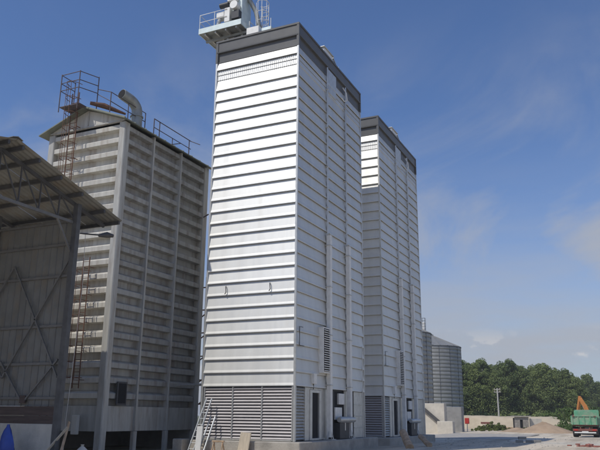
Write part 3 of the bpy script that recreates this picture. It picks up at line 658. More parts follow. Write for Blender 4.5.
# ------------------------------------------------------------------ open shed
def shed():
    XE, XW = -19.81, -31.0
    t = thing('open_shed', 'dark open-sided steel shed with corrugated roof and lattice truss in the left foreground', 'shed', (0, 0, 0))
    yr, zr, ye, ze = 17.41, 11.62, 23.57, 10.04
    sl = (zr-ze)/(ye-yr)
    def zroof(y): return zr-sl*abs(y-yr)
    # corrugated sheets
    for s in (1, -1):
        n = 11; wd = (XE-XW)/n
        V = []; F = []; k = 24
        for i in range(k+1):
            x = wd*i/k*1.0; d = .028*math.cos(2*math.pi*i/6*1.0)
            V += [(x, 0, d), (x, s*(ye-yr+.0), d-(zr-ze))]
        V2 = [(x, y, z-.012) for x, y, z in V]; q = len(V)
        for i in range(k):
            F.append((2*i, 2*i+2, 2*i+3, 2*i+1)); F.append((q+2*i, q+2*i+1, q+2*i+3, q+2*i+2))
        F += [(0, 1, q+1, q), (2*k, q+2*k, q+2*k+1, 2*k+1)]
        for i in range(k): F += [(2*i, q+2*i, q+2*i+2, 2*i+2), (2*i+1, 2*i+3, q+2*i+3, q+2*i+1)]
        me = MB().add(V, F).mesh('roof_sheet', 'shed_sheet', True)
        for j in range(n): place(me, 'roof_sheet', t, (XW+j*wd+.001, yr+s*.01, zr+.004*(j % 2)))
    MB().prism([(-.25, -.02), (0, .06), (.25, -.02), (.25, -.0), (0, .085), (-.25, 0)], XE-XW).build('ridge_cap', 'shed_sheet', t, (XW, yr, zr+.04))
    # purlins along the building
    for y in (17.75, 18.6, 19.8, 21.05, 22.46, 23.45):
        for s in ((1, -1)):
            yy = yr+s*(y-yr); MB().box((XW+.05, yy-.05, zroof(yy)-.19), (XE-.05, yy+.05, zroof(yy)-.045)).build('purlin', 'shed_steel', t)
    # trusses
    for X in (-20.6, -25.2, -29.8):
        ya, yb, zc = 2*yr-21.6, 21.6, 9.53
        tr = MB().beam((X, ya, zc), (X, yb, zc), .10, .12).build('truss', 'shed_column', t)
        def tc(y): return zroof(y)-.27
        for s in (1, -1): MB().beam((X, yr, tc(yr)), (X, yr+s*(ye-yr-.25), tc(ye-.25)), .10, .14).build('top_chord', 'shed_steel', tr)
        ny = 8; st = (yb-ya)/ny
        for k in range(ny+1):
            y = ya+k*st
            if 0 < k < ny: MB().beam((X, y, zc), (X, y, tc(y)), .05).build('web', 'shed_steel', tr)
            if k < ny:
                y2 = y+st
                p, q = ((X, y, zc), (X, y2, tc(y2))) if k < ny/2 else ((X, y, tc(y)), (X, y2, zc))
                MB().beam(p, q, .045).build('web', 'shed_steel', tr)
        for s in (1, -1): MB().beam((X, yr+s*4.0, zc-1.25), (X, yr+s*3.1, zc), .07).build('knee_brace', 'shed_column', tr)
        for y in (ya, yb-.2):  # end columns of this truss
            c = MB().cbox((X-.02, y-.0, -.2), (X+.24, y+.22, tc(y)), .01).build('column', 'shed_post', t)
    # back wall: low whitewashed base, dark boards, ribbed sheets on girts
    Yb = 21.62
    MB().cbox((XW, Yb-.22, -.3), (-20.62, Yb+.05, 1.41), .02).build('base_wall', 'whitewash', t)
    for i, (z0, z1) in enumerate(((1.415, 1.72), (1.725, 2.08))):
        MB().cbox((XW, Yb-.20, z0), (-20.62, Yb-.13, z1), .01).build('board', 'board_brown', t)
    ws = .37; x = XW
    V = []; F = []
    prof = [(0, 0), (.31, 0), (.325, -.035), (.355, -.035), (.37, 0)]
    for px, o in prof: V += [(px, o, 2.09), (px, o, 9.75), (px, o+.01, 2.09), (px, o+.01, 9.75)]
    for i in range(4):
        a, b_ = 4*i, 4*i+4; F += [(a, b_, b_+1, a+1), (a+2, a+3, b_+3, b_+2), (a, a+2, b_+2, b_), (a+1, b_+1, b_+3, a+3)]
    F += [(0, 1, 3, 2), (16, 18, 19, 17)]
    me = MB().add(V, F).mesh('wall_sheet', 'shed_wall')
    while x < -20.75:
        place(me, 'wall_sheet', t, (x, Yb+.01+.002*(int(x*10) % 2), 0)); x += ws-.004
    for z in (2.35, 3.7, 5.2, 7.25, 8.6, 9.6): MB().box((XW, Yb-.09, z), (-20.62, Yb-.028, z+.10)).build('girt', 'shed_column', t)
    for a, b_ in (((-20.7, 7.9), (-23.7, 3.2)), ((-23.7, 7.9), (-20.7, 3.2)), ((-20.75, 3.9), (-22.35, 2.25)), ((-23.9, 3.9), (-22.45, 2.25)), ((-23.7, 7.9), (-26.8, 3.2)), ((-26.8, 7.9), (-23.7, 3.2))):
        MB().beam((a[0], Yb-.13, a[1]), (b_[0], Yb-.13, b_[1]), .07, .06).build('brace', 'shed_column', t)
    MB().cbox((-22.55, Yb-.17, 2.2), (-22.25, Yb-.10, 2.5), .01).build('gusset_plate', 'board_brown', t)
    MB().box((XW+.02, 2*yr-21.6, 0), (XW+.08, 21.6, 9.7)).build('end_light_block', 'shed_wall', t)  # unseen end closed off, added to cut daylight inside the shed
    # loose cable hanging by the end column, lamp arm at the eave
    MB().tube([(-20.3, 21.9, 9.2), (-20.25, 21.95, 7.0), (-20.3, 21.9, 4.0), (-20.42, 21.9, 1.6), (-20.4, 21.9, .2)], .011, 5).build('cable', 'pole_grey', t)
    lamp = MB().tube([(-20.4, 21.7, 9.1), (-19.95, 22.4, 9.15)], .035, 6).build('lamp_arm', 'shed_steel', t)
    MB().tube([(-19.98, 22.35, 9.12), (-19.8, 22.65, 9.2), (-19.66, 22.9, 9.2)], [.06, .13, .07], 10).build('lamp_head', 'shed_steel', lamp, smooth=True)
shed()
# loose things by the shed
b = MB()
V = []; n = 12
prof = [(.34, 0), (.36, .2), (.32, .5), (.24, .8), (.15, 1.02), (.07, 1.15), (.05, 1.24)]
for r_, z in prof: V += [(r_*(1+.26*math.sin(3*2*math.pi*k/n+z*3))*math.cos(2*math.pi*k/n), .7*r_*(1+.22*math.cos(4*math.pi*k/n+z*4))*math.sin(2*math.pi*k/n), z) for k in range(n)]
F = [(i*n+k, i*n+(k+1) % n, (i+1)*n+(k+1) % n, (i+1)*n+k) for i in range(len(prof)-1) for k in range(n)]+[tuple(range(n)), tuple((len(prof)-1)*n+k for k in range(n))]
b.add(V, F); tag(b.build('tarpaulin_bundle', 'blue_plastic', loc=(-22.05, 20.6, 0.15), smooth=True), 'blue plastic tarpaulin bundled upright before the whitewashed shed wall', 'tarpaulin')
for i, (p, q, w_, m_, lb) in enumerate([((-20.75, 20.9, 0), (-20.15, 21.75, 1.3), .11, 'wood_pale', 'pale plank leaning on the shed end column'), ((-20.05, 21.3, 0), (-20.42, 22.1, 1.5), .13, 'wood_log', 'brown weathered plank leaning beside the shed end column')]):
    tag(MB().beam(p, q, w_, .04, (1, .2, 0)).build('leaning_plank', m_), lb, 'plank')
sk = MB()
sk.lathe([(.15, 0), (.26, .08), (.30, .28), (.26, .5), (.14, .62), (.05, .70), (.08, .76)], 14); tag(sk.build('grain_sack', 'concrete_pale', loc=(-20.0, 22.5, -0.12), smooth=True), 'pale tied sack standing at the foot of the shed column', 'sack')

# ------------------------------------------------------------------ things leaning on the first tower
def ladder(name, label, p, q, wdir, width, rungs, m='aluminium'):
    t = thing(name, label, 'ladder', p)
    P0 = Vector((0, 0, 0)); Q = Vector(q)-Vector(p); wv = Vector(wdir).normalized()*width/2
    for s in (-1, 1): MB().beam(P0+wv*s, Q+wv*s, .035, .08, (0, -1, .3)).build('rail', m, t)
    for k in range(rungs):
        c = P0.lerp(Q, (k+.6)/rungs); MB().tube([c-wv, c+wv], .017, 6).build('rung', m, t)
ladder('aluminium_ladder', 'long aluminium ladder leaning on the louvres at the left of the first tower', (-20.42, 30.75, 0.0), (-19.98, 31.62, 2.62), (1, -.1, 0), .34, 9)
ladder('aluminium_ladder', 'short aluminium ladder leaning beside the long one on the first tower', (-19.86, 30.85, 0.0), (-19.70, 31.6, 1.72), (1, -.1, 0), .30, 6)
tag(MB().cbox((-.16, -.02, 0), (.16, .02, 1.25), .006).build('white_panel', 'white_steel', loc=(-19.98, 30.72, 0.02)), 'white board propped between the two ladders by the first tower', 'board').rotation_euler = (R(-8), 0, R(3))
tag(MB().cbox((-.30, -.03, 0), (.30, .03, 1.02), .006).build('chipboard_sheet', 'wood_pale', loc=(-17.55, 30.95, 0)), 'pale chipboard sheet leaning on the front foundation of the first tower', 'board').rotation_euler = (R(-12), R(3), R(-4))
hs = thing('wooden_trestle', 'small brown trestle standing against the front foundation of the first tower', 'trestle', (-18.9, 30.9, 0))
MB().cbox((-.34, -.05, .52), (.34, .05, .60), .01).build('top_bar', 'wood_log', hs)
for s in (-1, 1):
    for k in (-1, 1): MB().beam((s*.28, k*.18, 0), (s*.24, 0, .52), .05).build('leg', 'wood_log', hs)
tag(MB().cbox((-.3, -.35, 0), (.3, .35, .62), .03).build('concrete_block', 'concrete', loc=(-21.5, 31.5, 0)), 'small concrete block at the left foot of the first tower', 'block')
# logs and rubble by the second tower
for i, (p, q, r_, lb) in enumerate([((-12.3, 41.5, .05), (-13.05, 42.6, .92), .23, 'thick tree log leaning on the foundation between the two towers'), ((-11.9, 44.4, .10), (-12.75, 45.4, .62), .17, 'short knotty log lying by the second tower foundation')]):
    t_ = MB(); P, Q = Vector(p), Vector(q); pts = [P.lerp(Q, k/5)+Vector((.012*math.sin(k*2.1+i), 0, .012*math.cos(k*1.7))) for k in range(6)]
    t_.tube(pts, [r_*1.05, r_*1.03, r_*1.0, r_*.98, r_*.97, r_*.95], 12); tag(t_.build('log', 'wood_log', smooth=True), lb, 'log')

# ------------------------------------------------------------------ corrugated silos
def silo(label, cx, cy, r, z0, h, extra=False):
    t = thing('grain_silo', label, 'silo', (cx, cy, z0), 0, 'corrugated round silos')
    n = 56; nr = int(h/0.76); rh = h/nr
    pr = []
    for k in range(7):
        z = k/6*(rh-.012); pr.append((r+.075*math.sin(math.pi*(k/6)**.8)+.03*(1-k/6), z))
    me_v = MB(); V = []; F = []
    for rr, z in pr: V += [(rr*math.cos(2*math.pi*k/n), rr*math.sin(2*math.pi*k/n), z) for k in range(n)]
    for i in range(len(pr)-1):
        for k in range(n): F.append((i*n+k, i*n+(k+1) % n, (i+1)*n+(k+1) % n, (i+1)*n+k))
    me = me_v.add(V, F).mesh('wall_ring', 'silo_steel', True)
    for i in range(nr): place(me, 'wall_ring', t, (0, 0, i*rh), R(7*i))
    for k in range(16):
        a = 2*math.pi*k/16+.1; MB().box((r+.035, -.05, 0), (r+.10, .05, h)).build('stiffener', 'silo_dark', t, rz=a)
    MB().lathe([(r+.02, h-.12), (r+.16, h-.10), (r+.16, h+.03), (r-.05, h+.03)], n).build('eave_ring', 'silo_dark', t)
    rf = MB()
    ns = 24
    for k in range(ns):
        a, b_ = 2*math.pi*k/ns, 2*math.pi*(k+1)/ns; R0, R1, z1 = r+.14, .45, h+.03+r*.42
        V = [(R0*math.cos(a), R0*math.sin(a), h+.04), (R0*math.cos(b_), R0*math.sin(b_), h+.04), (R1*math.cos(b_), R1*math.sin(b_), z1), (R1*math.cos(a), R1*math.sin(a), z1)]
        rb_ = [(R0*math.cos(a), R0*math.sin(a), h+.12), (R1*math.cos(a), R1*math.sin(a), z1+.07)]
        q = 4; a2 = a+.02*3
        V += rb_+[(R0*math.cos(a2), R0*math.sin(a2), h+.04), (R1*math.cos(a2), R1*math.sin(a2), z1)]
        MB().add(V, [(0, 1, 2, 3), (0, 4, 5, 3), (4, 6, 7, 5)]).build('roof_sector', 'silo_steel', t)
    MB().lathe([(.46, h+r*.42-.02), (.46, h+r*.42+.28), (.30, h+r*.42+.40)], 16).build('roof_cap', 'silo_steel', t)
    if extra:
        x, y, zz = 4.3, 2.5, h+.6
        L = MB()
        for dx in (-.3, .3):
            for dy in (-.25, .25): L.tube([(x+dx, y+dy, zz-.4), (x+dx, y+dy, zz+2.4)], .035, 6)
        for k in range(6):
            z = zz+k*.48; L.tube([(x-.3, y-.25, z), (x+.3, y-.25, z), (x+.3, y+.25, z), (x-.3, y+.25, z), (x-.3, y-.25, z)], .025, 5)
        L.build('ladder_cage', 'silo_dark', t); MB().cbox((x-.2, y-.15, zz), (x+.2, y+.15, zz+1.7), .03).build('roof_hatch', 'white_steel', t)
silo('grey corrugated steel silo beyond the second tower, nearer of the two', -37.0, 118.5, 6.0, .3, 15.4, True)
silo('grey corrugated steel silo standing above the pale concrete wall', -39.7, 153.0, 6.2, .3, 16.2)
# concrete retaining structure below the silos
def bunker():
    t = thing('concrete_bunker', 'pale stepped concrete bunker with sloping chute below the silos', 'bunker', (0, 0, 0))
    MB().cbox((-27.4, 85.4, -.2), (-20.95, 86.5, 3.42), .03).build('wall', 'concrete_pale', t)
    MB().cbox((-21.6, 84.3, -.2), (-19.75, 85.39, 1.36), .03).build('step', 'concrete_pale', t)
    MB().beam((-23.8, 85.25, 3.1), (-21.0, 85.25, .75), .25, .36, (0, 0, 1)).build('bar', 'shed_steel', t)  # dark sloping bar across the wall front
bunker()
tag(MB().cbox((-22.4, 92.6, -.2), (-20.5, 93.9, 3.1), .04).build('concrete_wall', 'concrete_grey'), 'grey concrete block wall right of the pale bunker', 'wall')
bt = thing('warning_post', 'short post with a small red box beside the grey concrete wall', 'post', (-20.45, 95.4, 0))
MB().tube([(0, 0, -.1), (0, 0, 1.2)], .05, 8).build('post', 'pole_grey', bt); MB().cbox((-.28, -.15, 1.0), (.28, .15, 1.75), .05).build('red_box', 'red_paint', bt)

# ------------------------------------------------------------------ far end of the yard
def heap(name, label, cx, cy, rx, ry, h, m, seed):
    V = []; F = []; n, k = 28, 10; r2 = random.Random(seed)
    for i in range(k+1):
        u = i/k
        for j in range(n):
            a = 2*math.pi*j/n; f = 1+.14*noise(math.cos(a)*2+seed, math.sin(a)*2)+.05*noise(math.cos(a)*6+seed, math.sin(a)*6)
            z = h*(1-u)**1.05*(1+.10*noise(u*5+seed, a*2)) if i < k else -.12
            if i == 0: z = h*.97
            V.append((rx*u*f*math.cos(a), ry*u*f*math.sin(a), z+.05*noise(u*9, a*5+seed)))
    for i in range(k):
        for j in range(n): F.append((i*n+j, i*n+(j+1) % n, (i+1)*n+(j+1) % n, (i+1)*n+j))
    F.append(tuple(range(n)))
    return tag(MB().add(V, F).build(name, m, loc=(cx, cy, 0), smooth=True), label, 'heap', 'heaps of sand in the yard')
heap('sand_heap', 'pointed heap of brown sand in front of the bushes', -11.1, 96.5, 3.9, 3.3, 1.42, 'sand_brown', 3)
heap('sand_heap', 'low spread of brown sand at the left foot of the pointed heap', -14.4, 97.5, 2.8, 2.4, .62, 'sand_brown', 8)
def hut():
    t = thing('brick_hut', 'small grey block hut with a dark doorway before the sand bank', 'hut', (-17.1, 113.3, 0), R(20))
    MB().box((.12, .12, -.1), (1.98, 1.8, 1.82)).build('core', 'void_black', t)
    me = MB().cbox((0, 0, 0), (.40, .11, .21), .012).mesh('block', 'brick_grey')
    for row in range(9):
        for face in range(2):
            L = 2.1 if face == 0 else 1.8
            x = -.2*(row % 2)
            while x < L-.1:
                if face == 0 and .72 < x+.2 < 1.35 and 0 <= row < 7: x += .41; continue
                if x < 0: x += .41 if False else .2
                place(me, 'block', t, (x, 0, row*.22) if face == 0 else (2.1, x, row*.22), 0 if face == 0 else R(90)); x += .41
    MB().cbox((-.2, -.25, 1.99), (2.4, 2.0, 2.12), .02).build('roof_slab', 'concrete', t)
hut()
tag(MB().cbox((-.9, -.08, -.1), (.9, .08, 1.75), .02).build('boundary_wall', 'concrete_pale', loc=(-14.3, 115.2, 0), rz=R(22)), 'short pale concrete wall standing just right of the small hut', 'wall')
def pole():
    t = thing('utility_pole', 'thin pale utility pole with crossarm in front of the wood', 'pole', (-22.75, 133.0, 0))
    MB().tube([(0, 0, -.2), (0, 0, 7.0)], [.16, .11], 10).build('mast', 'pole_grey', t)
    for z in (6.3, 6.75):
        c = MB().beam((-.6, 0, z), (.6, 0, z), .09).build('crossarm', 'pole_grey', t)
        for x in (-.5, 0.35, .5): MB().lathe([(.03, z+.05), (.06, z+.1), (.06, z+.2), (.02, z+.24)], 8, (x, 0)).build('insulator', 'ceramic', c)
pole()
# pile of blocks on the apron edge, timber scrap before the bank, bricks at the right
def scatter(name, m, size, label, cat, group, spots):
    me = MB().cbox((-size[0]/2, -size[1]/2, 0), (size[0]/2, size[1]/2, size[2]), .015).mesh(name, m)
    for i, (x, y, z, rz, lb) in enumerate(spots):
        o = place(me, name, None, (x, y, z), R(rz)); tag(o, lb or label, cat, group)
scatter('concrete_kerb_block', 'concrete_grey', (.55, .36, .2), '', 'block', 'blocks piled on the yard',
        [(-8.35, 57.0, 0, 12, 'left grey concrete block of the low pile on the yard'), (-7.62, 57.2, 0, -8, 'right grey concrete block of the low pile on the yard'), (-8.15, 57.1, .242, 24, 'grey concrete block resting on top of the low pile'), (-7.2, 57.9, 0, 40, 'grey concrete block lying askew behind the low pile')])
scatter('timber_beam', 'wood_log', (2.3, .2, .22), 'dark timber beam in the scrap pile left of the hut', 'timber', 'scrap timber by the bank',
        [(-19.6, 114.0, 0, 20, None), (-19.3, 114.5, .05, 45, None), (-18.7, 114.2, .22, 8, None), (-19.2, 114.2, .44, 70, None), (-20.1, 114.3, .3, -25, None), (-18.4, 114.7, 0, 100, None)])
scatter('sheet_panel', 'concrete_grey', (1.5, 1.1, .12), 'grey sheet lying tilted on the scrap pile by the bank', 'sheet', None, [(-21.0, 114.4, .55, 15, None)])
scatter('rusty_drum_lid', 'truck_frame', (1.6, .8, .3), 'reddish scrap metal sheet behind the grass clump', 'scrap', None, [(-21.9, 116.0, .85, 10, None)])
r3 = random.Random(4); spots = []
for k in range(30):
    x, y = r3.gauss(-3.2, .6), r3.gauss(51.6, .5); lay = 0 if k < 23 else .095
    if lay: x, y = -3.2+(x+3.2)*.6, 51.6+(y-51.6)*.6
    spots.append((x, y, lay+.01*r3.random(), r3.uniform(0, 180), None))
scatter('red_brick', 'brick_red', (.29, .14, .09), 'loose red brick in the scattered pile at the lower right', 'brick', 'scattered red bricks', spots)

# ------------------------------------------------------------------ truck and excavator
def wheel(t, x, y, r, w, name='wheel'):
    o = MB()
    prof = [(r*.62, -w/2), (r*.9, -w/2), (r, -w/2+.05), (r, w/2-.05), (r*.9, w/2), (r*.62, w/2)]
    n = 24; V = []; F = []
    for rr, yy in prof: V += [(rr*math.cos(2*math.pi*k/n), yy, rr*math.sin(2*math.pi*k/n)) for k in range(n)]
    for i in range(len(prof)):
        j = (i+1) % len(prof)
        for k in range(n): F.append((i*n+k, i*n+(k+1) % n, j*n+(k+1) % n, j*n+k))
    wh = o.add(V, F).build(name, 'rubber', t, (x, y, r), smooth=True)
    MB().tube([(0, -w/2+.04, 0), (0, w/2-.04, 0)], r*.63, 20).build('rim', 'rim', wh, smooth=True)
def truck():
    # local: +x forward, y left, rear bumper at x=0
    ang = R(90+25.22-4+3.0)
    t = thing('dump_truck', 'green dump truck with rust-red chassis parked with its tailgate towards the yard', 'truck', (-4.95, 77.4, 0.0), ang-R(24))
    for s in (-1, 1): MB().cbox((.1, s*.42-.06, .72), (6.6, s*.42+.06, .95), .01).build('chassis_rail', 'truck_frame', t)
    MB().cbox((-.05, -1.15, .60), (.12, 1.15, .82), .02).build('bumper', 'truck_frame', t)
    for s in (-1, 1):
        MB().cbox((-.075, s*.85-.18, .64), (-.051, s*.85+.18, .78), .005).build('tail_lamp', 'lamp_red', t)
    MB().cbox((-.08, -.30, .46), (-.055, .30, .60), .004).build('number_plate', 'plate_white', t)
    MB().cbox((-.1, -1.0, .40), (.0, 1.0, .52), .01).build('underrun_bar', 'plate_white', t)
    for x in (1.1, 5.4):
        for s in (-1, 1): wheel(t, x, s*.95, .5, .52 if x < 2 else .3)
        MB().tube([(x, -.9, .5), (x, .9, .5)], .09, 10).build('axle', 'truck_frame', t)
    for s in (-1, 1): MB().cbox((.35, s*.98-.28, 1.06), (1.85, s*.98+.28, 1.10), .01).build('mudguard', 'rubber', t)
    MB().cbox((.2, -1.1, 1.08), (4.3, 1.1, 1.22), .02).build('body_floor', 'truck_frame', t)
    bd = MB().cbox((.05, -1.2, 1.20), (.12, 1.2, 2.0), .015).build('tailgate', 'truck_green', t)
    for y in (-1.12, -.56, 0, .56, 1.12): MB().cbox((-.02, y-.05, 1.20), (.048, y+.05, 2.0), .01).build('tailgate_rib', 'truck_green', bd)
    for y in (-1.0, 1.0): MB().tube([(-.05, y-.09, 2.02), (-.05, y+.09, 2.02)], .05, 8).build('hinge', 'truck_frame', bd)
    for s_ in (-1, 1): MB().cbox((.5, s_*.95-.24, .25), (.54, s_*.95+.24, .62), .005).build('mud_flap', 'rubber', t)
    MB().cbox((-.03, -1.22, 2.0), (.14, 1.22, 2.08), .01).build('tailgate_rail', 'truck_green', bd)
    for s in (-1, 1):
        sd = MB().cbox((.13, s*1.17-.04, 1.22), (4.3, s*1.17+.04, 2.05), .015).build('body_side', 'truck_green', t)
        for k in range(6): MB().cbox((.3+k*.75, s*1.25-.04, 1.22), (.4+k*.75, s*1.25+.04, 2.05), .01).build('side_rib', 'truck_green', sd)
    MB().cbox((4.31, -1.22, 1.1), (4.38, 1.22, 2.62), .015).build('headboard', 'truck_green', t)
    V = []; F = []
    nx, ny = 12, 8
    for i in range(nx+1):
        for j in range(ny+1):
            x = .14+i/nx*4.1; y = -1.1+2.2*j/ny; V.append((x, y, 1.75+.42*math.sin(math.pi*i/nx)*math.sin(math.pi*j/ny)+.05*noise(x*2, y*2)))
    for i in range(nx):
        for j in range(ny): a = i*(ny+1)+j; F.append((a, a+1, a+ny+2, a+ny+1))
    tag(MB().add(V, F).build('sand_load', 'sand_brown', None, smooth=True), 'brown load heaped in the bed of the green truck', 'load').matrix_world = Matrix.Translation(t.location) @ Matrix.Rotation(t.rotation_euler.z, 4, 'Z')
    # cab
    pts = [(4.6, .9), (6.6, .9), (6.68, 1.7), (6.4, 2.65), (4.65, 2.7)]
    V = [(x, -1.15, z) for x, z in pts]+[(x, 1.15, z) for x, z in pts]; n = 5
    cab = MB().add(V, [tuple(range(n)), tuple(range(2*n-1, n-1, -1))]+[(i, n+i, n+(i+1) % n, (i+1) % n) for i in range(n)]).build('cab', 'truck_green', t)
    MB().box((4.585, -.8, 1.9), (4.598, .8, 2.45)).build('rear_window', 'glass_dark', cab)
    for s in (-1, 1):
        MB().box((5.0, s*1.152-.004, 1.85), (6.2, s*1.152+.004, 2.45)).build('side_window', 'glass_dark', cab)
        MB().beam((6.4, s*1.15, 2.2), (6.5, s*1.5, 2.25), .03).build('mirror_arm', 'rubber', cab); MB().cbox((6.44, s*1.5-.08, 1.85), (6.5, s*1.5+.08, 2.25), .01).build('mirror', 'rubber', cab)
    MB().box((6.60, -.95, 1.85), (6.66, .95, 2.5)).build('windscreen', 'glass_dark', cab)
truck()
def excavator():
    t = thing('excavator', 'orange excavator behind the green truck with its arm raised', 'excavator', (-4.9, 91.6, 0), R(126))
    for s in (-1, 1):
        tk = MB(); V = []; n = 20
        for y in (s*1.0-.25, s*1.0+.25):
            V += [((1.3 if math.cos(a) > 0 else -1.3)+.42*math.cos(a), y, .44+.42*math.sin(a)) for a in [2*math.pi*(k+.5)/n for k in range(n)]]
        tk.add(V, [tuple(range(n)), tuple(range(2*n-1, n-1, -1))]+[(k, (k+1) % n, n+(k+1) % n, n+k) for k in range(n)]).build('track', 'rubber', t)
    MB().lathe([(.7, .75), (.7, .98)], 20).build('turntable', 'dark_machine', t)
    MB().cbox((-2.0, -1.15, 1.0), (.9, 1.15, 1.75), .08).build('engine_deck', 'machine_orange', t)
    MB().cbox((-2.25, -1.1, 1.02), (-1.9, 1.1, 1.95), .1).build('counterweight', 'dark_machine', t)
    cb = MB().cbox((-.2, .25, 1.76), (1.1, 1.15, 2.75), .06).build('cab', 'machine_orange', t)
    MB().box((1.102, .35, 1.95), (1.108, 1.05, 2.65)).build('front_window', 'glass_dark', cb); MB().box((-.05, 1.152, 1.95), (.95, 1.158, 2.62)).build('side_window', 'glass_dark', cb)
    MB().beam((.6, -.2, 1.5), (1.7, -.2, 3.3), .30, .42).build('boom', 'machine_orange', t); MB().beam((1.65, -.2, 3.2), (2.7, -.2, 4.3), .28, .36).build('boom', 'machine_orange', t)
    MB().beam((2.55, -.2, 4.4), (3.4, -.2, 2.3), .24, .32).build('stick', 'machine_orange', t)
    MB().tube([(1.3, -.2, 2.1), (2.2, -.2, 3.4)], .06, 8).build('ram', 'aluminium', t)
    V = []; pr = [(3.2, 2.3), (3.6, 2.25), (3.75, 1.8), (3.5, 1.45), (3.0, 1.5), (2.85, 1.75)]
    V = [(x, -.65, z) for x, z in pr]+[(x, .25, z) for x, z in pr]; n = 6
    MB().add(V, [tuple(range(n)), tuple(range(2*n-1, n-1, -1))]+[(i, n+i, n+(i+1) % n, (i+1) % n) for i in range(n)]).build('bucket', 'machine_orange', t)
excavator()

# ------------------------------------------------------------------ vegetation
def leaf_cloud(clumps, per, size, rr, aspect=1.5):
    V = []; F = []
    for (c, rad) in clumps:
        for _ in range(per):
            while True:
                d = Vector((rr.uniform(-1, 1), rr.uniform(-1, 1), rr.uniform(-1, 1)))
                if .05 < d.length < 1: break
            d = d.normalized()*d.length**.45
            p = Vector(c)+Vector((d.x*rad, d.y*rad, d.z*rad*.8))
            nrm = (d*1.3+Vector((rr.uniform(-1, 1), rr.uniform(-1, 1), rr.uniform(-.4, 1.2)))).normalized()
            a = nrm.cross(Vector((rr.uniform(-1, 1), rr.uniform(-1, 1), rr.uniform(-1, 1)))).normalized(); b = nrm.cross(a)
            s = size*rr.uniform(.6, 1.35); a *= s; b *= s/aspect
            k = len(V); V += [p-a, p-b*.9+a*.1, p+a, p+b*.9+a*.1]; F.append((k, k+1, k+2, k+3))
    return V, F
def mesh_raw(name, V, F, m):
    me = bpy.data.meshes.new(name); me.from_pydata([tuple(v) for v in V], [], F); me.materials.append(MATS[m]); me.update(); return me
def make_tree(seed, h, rw, per=150, nclump=88):
    rr = random.Random(seed); cl = []
    z0 = h*.10
    for i in range(nclump):
        u = (i+.5)/nclump; z = z0+(h-z0)*u*.96
        env = rw*(math.sin(math.pi*min(1, (u*.78+.20)))**.55)*(1+.12*math.sin(u*9+seed))
        a = rr.uniform(0, 2*math.pi); q = env*math.sqrt(rr.uniform(.25, 1.0))*rr.uniform(.75, 1.1)
        cl.append(((q*math.cos(a), q*math.sin(a), z), rr.uniform(.6, 1.5)*(1.15-.5*u)*rw/2.6))
    V, F = leaf_cloud(cl, per, .175, rr)
    crown = mesh_raw('crown', V, F, 'leaf_tree')
    tb = MB(); tb.tube([(0, 0, -.2), (.05, .02, h*.3), (-.05, .05, h*.62), (0, 0, h*.92)], [h*.014, h*.011, h*.007, .03], 8)
    for i in range(9):
        u = .22+.07*i; a = rr.uniform(0, 6.28); L = rw*rr.uniform(.6, .95)*(1-.4*u)
        tb.tube([(0, 0, h*u), (L*.5*math.cos(a), L*.5*math.sin(a), h*u+L*.5), (L*math.cos(a), L*math.sin(a), h*u+L*.95)], [h*.006, h*.004, .02], 6)
    return crown, tb.mesh('trunk', 'bark', True)
protos = [make_tree(11, 15.0, 2.9), make_tree(23, 14.2, 3.2), make_tree(37, 15.6, 2.7), make_tree(41, 13.4, 3.4)]
def plant_tree(i, x, y, s, label, group):
    cr, tk = protos[i % 4]
    t = thing('wood_tree', label, 'tree', (x, y, 0), rnd.uniform(0, 6.28), group); t.scale = (s*rnd.uniform(.92, 1.15), s*rnd.uniform(.92, 1.15), s)
    place(tk, 'trunk', t); place(cr, 'crown', t)
CY, SY = math.cos(YAW), math.sin(YAW)
def cam_xy(px, d):       # ground point that stands at picture column px of the 600 px photograph, d metres out
    r_ = (px-300)/697.7*d*1.035
    return (-SY*d+CY*r_, CY*d+SY*r_)
k = 0
for row, d in enumerate((176, 181, 187, 194)):
    px = 404+row*6
    while px < 566-row*2:
        x, y = cam_xy(px, d+rnd.uniform(-1.5, 1.5))
        edge = 1.0 if px < 545 else .86
        plant_tree(rnd.randrange(4), x, y, rnd.uniform(.92, 1.08)*edge*(1+.012*row), 'dense green tree in the near wood behind the sand bank', 'trees of the near wood')
        px += rnd.uniform(8.5, 12.0); k += 1
for row, d in enumerate((238, 246, 256)):
    px = 552-row*4
    while px < 680:
        x, y = cam_xy(px, d+rnd.uniform(-2, 2))
        plant_tree(rnd.randrange(4), x, y, rnd.uniform(.92, 1.08), 'green tree in the lower far wood at the right edge', 'trees of the far wood')
        px += rnd.uniform(8.0, 11.0); k += 1
